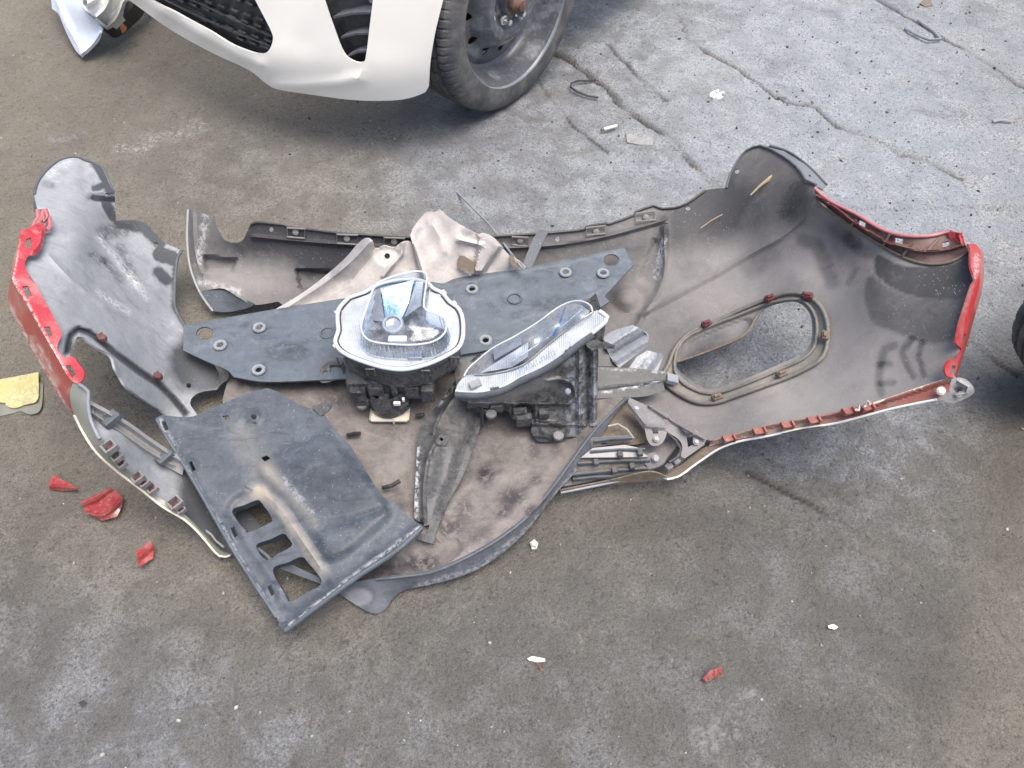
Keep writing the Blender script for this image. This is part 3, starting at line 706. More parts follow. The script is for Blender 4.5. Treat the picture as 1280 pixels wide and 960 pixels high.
holes_small = [circ(921, 214, 3.2), circ(860, 260, 3), circ(697, 299, 3), circ(339, 287, 3)]
shell, _ = panel('shell', back_edge+right_edge+low_edge, None, M_shell, bumper, zf=SZ, holes=[hole_r]+holes_small, th=.004, step=4,
    feats=[ridge(crease1, 3, .006), ridge(crease2, 3.5, .009), cone(783, 374, 19, 17, .018), area([(254, 320), (296, 325), (290, 340), (258, 338)], -.014, 2, False), area([(370, 336), (420, 340), (408, 362), (376, 362)], -.014, 2, False),
           area([(845, 455), (862, 428), (935, 398), (936, 412), (922, 423), (872, 443)], -.008, 3), ridge([(318, 296), (357, 300), (420, 305), (512, 310), (600, 311), (690, 307), (757, 296), (830, 276)], 2.5, .008),
           area([(818, 300), (826, 302), (823, 350), (800, 352), (806, 330)], -.008, 4), ridge([(241, 268), (243, 310), (252, 342)], 3, .006)],
    attrs={'wipe_shade': wipe_shade, 'dust': dustf, 'scuff_glint': total(stroke([(829, 300), (822, 345)], 4, .8), stroke([(258, 268), (248, 330)], 5, .5), stroke([(250, 352), (300, 365)], 4, .5))})
# lower flap of the torn corner
panel('torn_flap', [(250, 365, 1), (262, 361), (280, 359), (300, 371), (318, 380, 1), (310, 385), (285, 390), (267, 389, 1)], [(250, 365, .055), (280, 359, .055), (318, 380, .05), (267, 389, .025), (300, 386, .03)], M_tray, bumper, step=4)
ptube('torn_edge', [(235, 262), (234, 300), (238, 335), (250, 366), (266, 389)], lambda x, y: np.interp(y, [262, 366, 389], [.16, .055, .027]), .001, .0028, M_rail, bumper)
# moulded rim round the right opening
RZ = lambda x, y: SZ(x, y)
mid_r = [((a[0]+b[0])/2, (a[1]+b[1])/2) for a, b in zip(smooth(hole_r, 10)[::1], smooth(hole_r, 10)[::1])]
def inset(poly, k):
    P = np.array(poly, float); c = P.mean(0); return [tuple(p) for p in c+(P-c)*k]
rim = None
M_rimgrey = dusty('taupe_rim_plastic', (.085, .08, .075), (.24, .226, .205), amt=.5, var=.7, scale=12)
rim, _ = panel('opening_rim', rim_o, None, M_rimgrey, bumper, holes=[[(845, 456), (860, 424), (930, 393), (965, 380), (997, 376), (1010, 385), (1017, 398), (1018, 418), (1014, 433), (1002, 446), (980, 456), (940, 473), (905, 486), (886, 489), (870, 484), (854, 473)]], zf=lambda x, y: SZ(x, y)+.004, th=.006, step=3,
    attrs={'dust': lambda x, y: .35+0*x})
ptube('rim_bead', rim_o, SZ, .007, .0042, M_rimgrey, rim, closed=True)
ptube('rim_bead', [(843, 456), (858, 422), (930, 391), (965, 378), (998, 374), (1012, 383), (1020, 398), (1021, 418), (1017, 435), (1004, 448), (981, 459), (941, 476), (906, 489), (885, 492), (868, 487), (851, 476)], SZ, .007, .0034, M_rimgrey, rim, closed=True)
ptube('opening_lip', [(847, 452), (872, 444), (898, 434), (922, 424), (936, 413), (942, 402), (949, 391)], SZ, .002, .0025, M_brown, rim)
for (a, b, r_) in [(883, 405, .4), (962, 373, .4), (1009, 370, -.2), (977, 468, .4), (896, 497, .3), (1031, 420, 1.3)]:
    zz = float(SZ(a, b)[0])+.012; m_ = M_maroon if b < 410 else M_brown
    link('retainer_clip', boxes_mesh([(W(a, b, zz), (.020, .013, .012), rotm(r_)), (W(a, b-2, zz+.007), (.012, .006, .008), rotm(r_))]), m_, bumper)
box('loose_tab', W(840, 474, float(SZ(840, 474)[0])+.024), (.024, .02, .012), M_alu, bumper, rz=-.1, ry=.25)
# sockets on the rear edge
for (a0, b0, a1, b1) in [(359, 284, 381, 296), (421, 292, 447, 304), (480, 296, 506, 308), (640, 295, 660, 306), (733, 284, 757, 294), (795, 266, 819, 277)]:
    cx, cy = (a0+a1)/2, (b0+b1)/2
    q = np.array([(a0, b0+1), (a1, b0-2 if a0 > 700 else b0+2), (a1, b1-2 if a0 > 700 else b1+2), (a0, b1)], float)
    P = W(q[:, 0], q[:, 1], SZ(q[:, 0], q[:, 1])+.006)
    f_ = tube('clip_socket', P, .0022, M_shell, bumper, closed=True, n=6)
    lathe('socket_boss', [(.007, 0), (.007, .004), (.003, .006), (0, .006)], frame_at(W(cx, cy, float(SZ(cx, cy)[0])+.001), (0, -.8, .6)), M_shell, f_, n=12)
ptube('edge_lip', [p[:2] for p in back_edge[8:30]], SZ, .002, .0026, M_black, bumper, step=10)
ptube('edge_lip', [p[:2] for p in back_edge[30:]], SZ, .002, .0026, M_rim, bumper, step=10)
# grey corner cap beyond the tip
panel('corner_trim', [(955, 183, 1), (967, 182), (982, 189), (1001, 201), (1018, 216), (1033, 231, 1), (1029, 237, 1), (1019, 232), (1007, 226), (1000, 214), (987, 201)], [(955, 183, .285), (982, 189, .29), (1001, 201, .315), (1033, 231, .33), (1029, 237, .34), (1000, 214, .33)], M_rim, bumper, step=4, holes=[circ(1012, 220, 1.6)], attrs={'dust': lambda x, y: .7+0*x})
ptube('trim_edge', [(962, 182), (982, 188), (1001, 200), (1018, 215), (1033, 231)], lambda x, y: np.interp(x, [955, 982, 1001, 1033], [.285, .29, .315, .33]), .001, .0028, M_rim, bumper)
# wheel-arch flange along the right end
FZ = TPS([(1018, 235, .36), (1071, 268, .37), (1125, 294, .385), (1161, 295, .40), (1187, 289, .41), (1202, 296, .42), (1020, 249, .345), (1063, 282, .345), (1099, 305, .35), (1161, 330, .375), (1212, 313, .41)], 1)
fl, _ = panel('arch_flange', [(1018, 235, 1), (1037, 251), (1071, 268), (1099, 285), (1125, 294), (1161, 295), (1187, 289), (1202, 298, 1), (1210, 312, 1), (1189, 326), (1161, 329), (1133, 322), (1099, 304), (1063, 281), (1037, 262), (1020, 248, 1)], None, M_maroon, bumper, zf=FZ, step=3.5,
    holes=[[(1028, 248, 1), (1037, 252, 1), (1036, 256, 1), (1028, 252, 1)], [(1074, 275, 1), (1082, 279, 1), (1081, 284, 1), (1073, 280, 1)], [(1118, 297, 1), (1129, 299, 1), (1128, 305, 1), (1119, 303, 1)], [(1178, 303, 1), (1186, 301, 1), (1187, 307, 1), (1179, 309, 1)]],
    feats=[ridge([(1020, 244), (1045, 260), (1075, 283), (1110, 304), (1150, 314), (1185, 312), (1208, 304)], 2, .009)], attrs={'dust': lambda x, y: .5*sstep(1090, 1140, x)})
ptube('pink_edge', [(1018, 235), (1037, 251), (1071, 268), (1099, 285), (1125, 294), (1161, 295), (1187, 289)], FZ, .002, .0030, M_pink, fl)
ptube('flange_crest', [(1020, 249), (1037, 263), (1063, 282), (1099, 305), (1133, 323), (1161, 330), (1189, 327), (1211, 314)], SZ, .002, .0026, M_brown, fl)
for (a, b, c, d) in [(1064, 282, 1070, 275), (1104, 307, 1112, 293), (1128, 320, 1143, 303), (1160, 313, 1175, 297)]:
    P = W([a, c], [b, d], np.array([FZ(a, b)[0], FZ(c, d)[0]])+.004); tube('flange_rib', P, .0024, M_brown, fl, n=6)
RZ2 = TPS([(1186, 289, .415), (1203, 296, .42), (1203, 308, .415), (1190, 309, .40)], 1)
panel('red_tab', [(1185, 292), (1190, 289, 1), (1198, 291, 1), (1203, 299, 1), (1204, 308, 1), (1191, 309, 1), (1188, 300)], None, M_red, bumper, zf=RZ2, step=3, holes=[circ(1192, 301, 1.8)], feats=[ridge([(1198, 292), (1202, 307)], 2, .006)], th=.008)
EZ = TPS([(1212, 308, .415), (1230, 316, .395), (1227, 367, .38), (1212, 415, .35), (1206, 440, .34), (1194, 471, .33), (1217, 352, .405), (1206, 384, .39), (1198, 412, .375), (1199, 440, .355), (1185, 460, .345)], 1)
panel('red_end_strip', [(1210, 305, 1), (1220, 305, 1), (1226, 314, 1), (1225, 352), (1222, 367), (1212, 400), (1205, 430), (1192, 473, 1), (1190, 472, 1), (1183, 470, 1), (1181, 460), (1187, 450), (1196, 448), (1202, 437), (1195, 429, 1), (1198, 411), (1206, 384), (1215, 356, 1), (1219, 350, 1), (1213, 333, 1), (1213, 312, 1)], None, M_red, bumper, zf=lambda x, y: EZ(x, y)+.010, step=3,
    holes=[[(1203, 418, 1), (1208, 417, 1), (1206, 428, 1), (1201, 428, 1)], [(1190, 457, 1), (1195, 457, 1), (1193, 468, 1), (1189, 468, 1)]], attrs={'dust': stroke([(1217, 350), (1205, 390)], 3, .6), 'scuff_glint': stroke([(1221, 320), (1219, 345)], 3, .6)})
panel('red_outer_edge', [(1220, 305, 1), (1230, 316, 1), (1230, 345), (1227, 367, 1), (1213, 415), (1206, 440), (1195, 473, 1), (1192, 473, 1), (1205, 430), (1212, 400), (1222, 367), (1225, 352), (1226, 314, 1)], [(1220, 305, .41), (1230, 316, .37), (1227, 367, .35), (1206, 440, .32), (1195, 473, .31), (1192, 473, .33), (1222, 367, .38), (1226, 314, .395)], M_redouter, bumper, step=3, th=.004)
# silver end piece at the lower corner
CZ = TPS([(1192, 472, .335), (1210, 476, .33), (1217, 487, .32), (1210, 496, .305), (1190, 505, .29), (1171, 498, .30), (1180, 488, .315)], 1)
endcap, _ = panel('end_cap', [(1190, 472, 1), (1201, 473), (1211, 477), (1218, 487), (1213, 495), (1191, 505, 1), (1170, 498, 1), (1178, 492), (1186, 485)], None, M_rail, bumper, zf=CZ, step=3, feats=[ridge([(1200, 478), (1210, 484), (1208, 491), (1196, 494)], 2, .006), disc(1197, 487, 5, 4, -.008)], th=.006)
lathe('screw', [(.007, 0), (.007, .006), (.004, .009), (0, .009)], frame_at(W(1175, 489, .325), (-.2, -.5, .8)), M_cream, endcap, n=10)
# lower edge: red flange, silver strip, clips
LZ = lambda x, y: np.interp(x, [834, 862, 900, 960, 1040, 1118, 1190], [.06, .075, .10, .155, .215, .28, .33])
M_dullred = paint('dirty_red_edge', (.24, .07, .06), .5, .1, dirt=(.3, .24, .19), amt=.8, scale=30)
panel('lower_flange', [(1188, 474, 1), (1153, 485), (1118, 497), (1087, 507), (1040, 518), (1000, 525), (960, 532), (920, 543), (892, 551), (886, 558, 1), (923, 549), (960, 543), (1000, 534), (1044, 527), (1087, 516), (1122, 507), (1171, 497, 1), (1186, 488, 1)], None, M_dullred, bumper, zf=lambda x, y: LZ(x, y)-.002+.012*np.exp(-((y-np.interp(x, [892, 960, 1040, 1118, 1188], [551, 532, 518, 497, 474]))/3)**2), step=3, attrs={'dust': lambda x, y: .7*sstep(1060, 1000, x)+.2})
ptube('cream_edge', [(1188, 473), (1153, 484), (1118, 496), (1087, 506)], LZ, .008, .0022, M_cream, bumper)
ptube('silver_strip', [(1171, 499), (1122, 509), (1087, 518), (1044, 529), (1000, 536), (960, 545), (923, 552), (899, 561), (879, 574), (862, 586), (848, 596), (834, 599)], LZ, -.005, .0022, M_whitepl, bumper)
panel('lower_skirt', [(1171, 497, 1), (1122, 507), (1044, 527), (960, 543), (921, 550), (884, 558), (868, 568), (850, 582), (832, 588, 1), (834, 599, 1), (848, 597), (862, 587), (879, 575), (899, 562), (923, 552), (960, 545), (1044, 529), (1122, 509)], None, M_brown, bumper, zf=lambda x, y: LZ(x, y)-.004, step=4)
for (a, b, r_) in [(950, 539, .2), (985, 531, .2), (1018, 525, .25), (1062, 514, .3), (1085, 509, .3), (912, 548, .3)]:
    zz = float(LZ(a, b))+.008
    link('lower_clip', boxes_mesh([(W(a, b, zz), (.022, .012, .004), rotm(r_)), (W(a-7, b+1, zz+.003), (.004, .013, .009), rotm(r_)), (W(a+6, b-1, zz+.003), (.004, .013, .009), rotm(r_))]), M_dullred, bumper)
tube('spring_clip', [W(1070+3*i, 512-1.5*i+3*math.sin(i*2.2), .27+.006*math.cos(i*2.2)) for i in range(7)], .0022, M_ltclip, bumper, n=6)

# rails and bracket of the lower grille
SLAT = [('rail', [(726, 572), (741, 560), (781, 556), (796, 559), (810, 571)], [(726, 572, .075), (796, 559, .075), (781, 556, .08), (810, 571, .072)], M_rail),
        ('slotted_rail', [(724, 574), (810, 572), (812, 581), (720, 590)], [(724, 574, .065), (810, 572, .068), (720, 590, .05), (812, 581, .055)], M_brown),
        ('rail', [(716, 585), (768, 578), (812, 580), (810, 590), (755, 598), (716, 604)], [(716, 585, .055), (812, 580, .056), (716, 604, .035), (810, 590, .042)], M_greybr),
        ('slotted_rail', [(738, 548), (786, 545), (790, 552), (734, 560)], [(738, 548, .08), (786, 545, .08), (734, 560, .065), (790, 552, .07)], M_greybr)]
for nm, ol, ct, mt in SLAT:
    hl = []
    if nm == 'slotted_rail':
        zt = ol[0][1]; 
        for k in range(4):
            cx = ol[0][0]+14+k*(ol[1][0]-ol[0][0]-24)/3.5; cy = ol[0][1]+ (8 if zt > 560 else 6)-k*.8
            hl.append([(cx, cy, 1), (cx+7, cy-.6, 1), (cx+7, cy+1.8, 1), (cx, cy+2.4, 1)])
    panel(nm, [(p[0], p[1], 1) for p in ol], ct, mt, bumper, holes=hl, step=3, th=.005)
for (a0, b0, a1, b1, z0, z1) in [(738, 565, 806, 562, .080, .080), (722, 580, 812, 576, .066, .066), (716, 594, 810, 586, .052, .055), (742, 552, 790, 548, .084, .084), (716, 600, 768, 596, .048, .048)]:
    tube('slat', W([a0, (a0+a1)/2, a1], [b0, (b0+b1)/2-1, b1], [z0, (z0+z1)/2, z1]), .0028, M_rim, bumper, n=6, flat=1.6)
for (a, b, zz) in [(768, 588, .056), (790, 583, .06), (745, 578, .068), (775, 568, .078), (800, 566, .08)]:
    box('slat_clip', W(a, b, zz+.004), (.010, .012, .010), M_strip, bumper, rz=.1)
panel('lower_lip', [(700, 613, 1), (761, 601), (810, 590), (834, 596, 1), (833, 600, 1), (761, 606), (701, 617, 1)], [(700, 613, .035), (834, 596, .06), (701, 617, .025), (833, 600, .05), (761, 604, .038)], M_brown, bumper, step=4)
ptube('silver_strip', [(834, 599), (810, 594), (761, 604), (701, 616)], lambda x, y: np.interp(x, [700, 761, 834], [.028, .035, .052]), .003, .0025, M_alu, bumper)
BRC = TPS([(787, 497, .105), (809, 507, .105), (848, 529, .10), (884, 548, .105), (856, 573, .085), (834, 540, .10), (815, 557, .09), (805, 532, .10), (783, 507, .10)], 1)
br_, _ = panel('mounting_bracket', [(787, 497, 1), (809, 507, 1), (833, 516, 1), (848, 529), (867, 535, 1), (884, 548, 1), (880, 556, 1), (856, 573, 1), (851, 570), (853, 559), (848, 549), (834, 540, 1), (831, 549), (825, 556), (815, 557), (809, 549), (805, 532, 1), (800, 528, 1), (792, 518), (783, 507, 1)], None, M_greybr, bumper, zf=BRC, step=3, th=.006,
    holes=[[(828, 524, 1), (836, 522, 1), (839, 528, 1), (832, 531, 1)], [(815, 535, 1), (822, 536, 1), (823, 542, 1), (816, 542, 1)], [(858, 545, 1), (866, 543, 1), (866, 556, 1), (860, 559, 1)]],
    feats=[ridge([(786, 505), (806, 530)], 2, .006), ridge([(812, 508), (846, 530), (880, 549)], 2, .008), ridge([(809, 533), (830, 535)], 2, .006), area([(850, 533, 1), (866, 537, 1), (868, 545, 1), (856, 543, 1)], .012, 2, False)])
for (a, b) in [(795, 511), (820, 549), (870, 553)]:
    lathe('bolt', [(.0062, 0), (.0062, .002), (.004, .003), (.004, .006), (0, .006)], frame_at(W(a, b, float(BRC(a, b)[0])+.002), (0, -.3, .95)), M_rail, br_, n=6)
panel('hinge_block', [(806, 580, 1), (808, 568, 1), (818, 565, 1), (826, 572), (820, 582), (812, 586, 1)], [(806, 580, .06), (818, 565, .075), (820, 582, .06)], M_greybr, bumper, step=3, extrude=(0, .01, -.03))
lathe('bolt', [(.007, 0), (.007, .003), (.005, .004), (.005, .008), (0, .008)], frame_at(W(819, 573, .072), (0, -.5, .86)), M_rail, bumper, n=8)
ptube('cable', [(833, 541), (845, 551), (851, 561), (846, 572), (836, 578)], lambda x, y: .095+0*x, .0, .0028, M_black, bumper)
for (a, b) in [(845, 577), (836, 584), (852, 571)]:
    box('latch', W(a, b, .075), (.014, .012, .012), M_greybr, bumper, rz=.6)
panel('brown_web', [(748, 520, 1), (783, 505, 1), (800, 530), (808, 552), (770, 556), (742, 548, 1)], [(748, 520, .05), (783, 505, .06), (808, 552, .06), (742, 548, .05)], M_brown, bumper, step=4)  # brown sheet between the bracket and the rails
tube('arc_rib', [W(a, b, .075) for a, b in [(760, 533), (772, 530), (784, 537), (792, 548)]], .0022, M_rail, bumper)

# ---- left wing of the bumper
WZ = TPS([(43, 240, .33), (70, 202, .30), (98, 197, .28), (143, 241, .22), (145, 276, .19), (180, 278, .15), (227, 313, .10), (218, 380, .075), (230, 406, .065), (285, 462, .05), (270, 484, .045), (240, 500, .05), (245, 515, .05), (205, 520, .08), (35, 320, .38), (45, 355, .385), (67, 396, .37), (77, 425, .35), (86, 448, .335), (97, 421, .33), (124, 436, .29), (141, 449, .26), (150, 471, .23), (170, 492, .18), (202, 514, .09), (120, 330, .265), (160, 400, .2), (100, 300, .31), (190, 360, .13), (200, 440, .12)], 1)
wing_out = [(47, 262, 1), (43, 243), (46, 230), (56, 215), (71, 202), (85, 197), (98, 197), (116, 204), (129, 211), (136, 227), (143, 241), (144, 262), (145, 276, 1), (163, 275), (180, 278), (195, 293), (208, 305), (216, 308), (227, 313, 1), (222, 322), (220, 335), (218, 360), (218, 380), (222, 392), (232, 410), (255, 430), (279, 455, 1), (279, 468), (277, 478), (271, 487, 1), (256, 489), (245, 493), (239, 499), (238, 506), (243, 513, 1), (250, 524, 1), (208, 522, 1), (202, 514), (188, 505), (169, 492), (157, 482), (150, 471), (144, 460), (141, 449), (135, 442), (124, 436), (112, 428), (105, 422), (97, 421), (91, 427), (88, 436), (87, 447, 1), (80, 446, 1), (73, 437), (73, 428), (77, 420), (76, 413), (67, 396), (56, 376), (45, 355), (38, 346), (32, 335), (31, 326), (36, 318, 1), (50, 313), (55, 298), (57, 284), (58, 272), (55, 262)]
dmg = [(126, 298), (140, 316), (155, 335), (172, 355)]
wing, _ = panel('wing', wing_out, None, M_wing, bumper, zf=WZ, step=3.5, th=.004, holes=[circ(134, 244, 3), circ(195, 306, 3.2), circ(236, 482, 3)],
    feats=[ridge([(60, 318), (90, 350), (130, 382), (180, 405), (228, 425)], 3, .005), ridge(dmg, 4, .008), ridge([(134, 300), (160, 340)], 5, -.006), ridge([(105, 205), (108, 225), (118, 245)], 6, -.004), ridge([(112, 240), (143, 241)], 4, .005), ridge([(112, 250), (143, 252)], 3, -.005),
           ridge([(84, 440), (88, 420), (98, 412), (112, 416), (128, 428), (147, 444), (175, 465), (200, 482), (216, 498), (232, 517)], 3.4, -.012), ridge([(139, 452), (150, 476), (170, 496), (203, 518)], 2.5, .006)],
    attrs={'wipe_shade': total(stroke([(122, 205), (132, 222), (138, 236)], 7, 1, .2), stroke([(118, 235), (128, 233)], 4, 1, .25), stroke([(117, 247), (142, 250)], 3.5, 1, .25), stroke([(133, 256), (141, 270)], 6, 1, .2), stroke([(150, 278), (178, 282), (200, 302)], 8, .9, .25), stroke([(200, 318), (214, 322)], 9, 1, .2), stroke([(198, 340), (208, 350)], 7, .8, .25),
                         stroke([(84, 440), (88, 420), (98, 412), (112, 416), (128, 428), (147, 444), (175, 465), (200, 482), (216, 498), (232, 517)], 4, .75), area([(215, 440), (240, 424), (282, 458), (272, 486), (236, 488), (216, 470)], .85, 12), stroke([(219, 320), (217, 385), (232, 412)], 3, .7), stroke([(55, 228), (65, 232)], 4, .4)),  # channel's shade is put into the tone; corner near the plate is darkened too
           'scuff_glint': total(stroke(dmg, 3.2, 1), stroke([(172, 355), (182, 372)], 5, .7), stroke([(122, 365), (160, 390)], 4, .7), stroke([(60, 220), (85, 203)], 5, .4)),
           'stain': total(stroke([(130, 290), (165, 285)], 9, .6), stroke([(150, 310), (165, 340)], 6, .55), stroke([(115, 318), (128, 328)], 5, .5), stroke([(130, 325), (150, 350)], 5, .5))})
ptube('wing_edge', [(43, 243), (46, 230), (56, 215), (71, 202), (85, 197), (98, 197), (116, 204), (129, 211), (136, 227), (143, 241)], WZ, .0, .0028, M_rim, wing)
ptube('wing_edge', [(227, 313), (222, 322), (220, 335), (218, 360), (218, 380), (222, 392), (232, 410)], WZ, .001, .0035, M_rim, wing)
panel('corner_return', [(43, 243, 1), (47, 262, 1), (55, 262), (52, 270), (44, 266), (42, 255)], [(43, 243, .325), (55, 262, .345), (42, 266, .31), (52, 270, .33)], M_rim, bumper, step=3)
for (a, b) in [(127, 422), (197, 470)]:
    zz = float(WZ(a, b)[0])+.006
    link('retainer_clip', boxes_mesh([(W(a, b, zz), (.012, .014, .012), rotm(.7)), (W(a+3, b+1, zz+.004), (.008, .01, .01), rotm(.3))]), M_maroon, bumper)
# red flange, upper loop, outer red skin
RF = TPS([(26, 287, .40), (57, 282, .37), (16, 350, .41), (19, 357, .41), (45, 355, .395), (56, 420, .375), (37, 385, .40), (77, 418, .365), (71, 447, .355), (90, 475, .335), (105, 466, .345), (92, 447, .35)], 1)
rf, _ = panel('red_flange', [(26, 287, 1), (34, 286), (41, 282), (49, 279), (56, 279, 1), (57, 285), (54, 300), (50, 313), (43, 319), (36, 319, 1), (31, 328), (33, 337), (39, 349), (45, 355), (56, 376), (67, 396), (76, 413), (77, 420), (73, 428), (72, 437), (80, 447, 1), (91, 446), (98, 454), (105, 465), (103, 475), (97, 480, 1), (90, 477, 1), (82, 466), (71, 446), (56, 420), (37, 385), (19, 357), (15, 348, 1), (20, 326)], None, M_redflange, bumper, zf=RF, step=3, th=.003,
    holes=[[(33, 299, 1), (39, 297, 1), (38, 309, 1), (32, 311, 1)], [(28, 358, 1), (35, 357, 1), (40, 370, 1), (33, 372, 1)], [(55, 409, 1), (62, 408, 1), (65, 419, 1), (61, 422, 1)], [(82, 457, 1), (88, 456, 1), (95, 468, 1), (90, 472, 1)]],
    feats=[ridge([(44, 284), (52, 290), (49, 305), (42, 313)], 4, .007)], attrs={'scuff_glint': stroke([(22, 300), (16, 348), (37, 385), (56, 420), (82, 466)], 2.2, .8)})
for pl in ([(47, 263), (48, 272), (43, 280), (40, 290)], [(57, 262), (60, 272), (55, 278), (53, 268)], [(62, 272), (63, 282), (59, 288)], [(45, 283), (52, 272), (54, 264)]):
    tube('red_hook', W([p[0] for p in pl], [p[1] for p in pl], RF([p[0] for p in pl], [p[1] for p in pl])-.004), .0038, M_pink, bumper, n=6)
OZ = TPS([(26, 287, .395), (16, 350, .405), (37, 385, .395), (56, 420, .37), (90, 477, .33), (10, 376, .37), (22, 404, .355), (47, 449, .32), (66, 482, .295), (92, 518, .26), (89, 499, .3), (13, 352, .39), (20, 326, .395)], 1)
panel('red_skin', [(26, 287, 1), (20, 326), (15, 349), (19, 357), (37, 385), (56, 420), (71, 446), (82, 466), (90, 477, 1), (88, 487), (88, 500), (93, 519, 1), (81, 507), (66, 482), (47, 449), (22, 404), (10, 378), (11, 360), (13, 350), (17, 326)], None, M_redouter, bumper, zf=OZ, step=3.5, th=.004, attrs={'scuff_glint': total(stroke([(10, 378), (47, 449), (85, 512)], 2, .6), stroke([(45, 430), (65, 462)], 3, .5)), 'dust': stroke([(40, 425), (70, 478)], 6, .6)})  # pale line along the outer edge is a highlight put into colour
# dull silver lower trim
TZ = TPS([(91, 479, .335), (111, 490, .315), (88, 500, .315), (125, 549, .275), (104, 541, .262), (146, 588, .205), (148, 577, .222), (176, 611, .15), (176, 602, .16), (204, 634, .11), (200, 622, .12), (231, 649, .08), (251, 669, .052), (274, 694, .02), (290, 694, .02), (259, 673, .05)], 1)
panel('silver_trim', [(91, 479, 1), (100, 481), (111, 490, 1), (110, 502), (112, 519), (117, 534), (125, 549), (148, 577), (176, 602), (200, 622), (225, 639), (240, 652), (259, 673), (276, 689), (290, 694, 1), (274, 695, 1), (251, 669), (231, 650), (204, 634), (175, 611), (146, 589), (121, 566), (104, 541), (93, 519), (88, 502), (88, 488)], None, M_olive, bumper, zf=TZ, step=3.5, th=.004)
ptube('trim_edge', [(93, 519), (104, 541), (121, 566), (146, 589), (175, 611), (204, 634), (231, 650), (251, 669), (274, 695), (288, 694)], TZ, .0, .0022, M_cream, bumper)
ptube('trim_edge', [(98, 480), (110, 489), (110, 502), (112, 519), (117, 534), (125, 549)], TZ, .002, .003, M_alu, bumper)
PZ = lambda x, y: TZ(x, y)-.02-.0009*np.clip(x-np.interp(y, [530, 549, 577, 602, 622, 639, 673, 694], [115, 125, 148, 176, 200, 225, 259, 290]), 0, 80)
panel('lower_panel', [(114, 522, 1), (160, 545), (230, 570, 1), (290, 620), (330, 660, 1), (300, 700, 1), (276, 690), (259, 674), (240, 653), (225, 640), (200, 623), (176, 603), (148, 578), (125, 550)], None, M_wing, bumper, zf=lambda x, y: np.maximum(PZ(x, y), .012), step=5, attrs={'wipe_shade': lambda x, y: .9*sstep(212, 240, x)})  # right end darkened: shade put into the tone
bz1 = TPS([(112, 502, .285), (136, 515, .255), (160, 529, .215), (185, 547, .165), (212, 565, .115), (230, 575, .09), (114, 520, .265), (140, 538, .225), (165, 555, .18), (190, 572, .13), (215, 586, .09)], 1)
bm, _ = panel('inner_beam', [(112, 500, 1), (136, 513), (160, 527), (185, 545), (212, 563), (232, 574, 1), (228, 594, 1), (215, 587), (190, 573), (165, 556), (140, 539), (114, 521, 1)], None, M_rail, bumper, zf=lambda x, y: bz1(x, y)+.006, step=3, th=.006, feats=[ridge([(112, 505), (136, 518), (160, 532), (185, 550), (212, 568), (232, 579)], 2.6, .012), ridge([(113, 515), (140, 533), (165, 550), (190, 567), (215, 581)], 2.2, .010)], attrs={'dust': lambda x, y: .25+0*x})
box('beam_clamp', W(138, 524, .255), (.02, .03, .014), M_rim, bm, rz=-.6)
box('beam_clamp', W(206, 572, .125), (.016, .03, .014), M_rim, bm, rz=-.6)
for (a, b, s_) in [(137, 559, 1.1), (146, 571, .9), (152, 580, .8), (172, 597, 1.0), (180, 603, .9), (190, 611, .9), (219, 629, 1.2), (226, 637, .8)]:
    zz = float(TZ(a, b)[0])+.002; s2 = .018*s_
    Rz = rotm(-.75)
    def at(dx, dy, dz=0): return Vector(W(a, b, zz))+Rz@Vector((dx*s2, dy*s2, dz*s2))
    c_ = link('trim_clip', boxes_mesh([(at(0, .45), (s2, s2*.18, s2*.6), Rz), (at(0, -.45), (s2, s2*.18, s2*.5), Rz), (at(.45, 0), (s2*.18, s2*.72, s2*.6), Rz), (at(-.45, 0), (s2*.18, s2*.72, s2*.6), Rz)]), M_greybr, bumper)
    link('clip_core', boxes_mesh([(at(.1, 0, -.1), (s2*.5, s2*.5, s2*.3), Rz)]), M_maroon, c_)
tube('wire', [W(a, b, .03+.0004*i) for i, (a, b) in enumerate([(246, 655), (256, 662), (264, 668), (270, 676), (280, 684)])], .0022, M_rail, bumper, n=6)

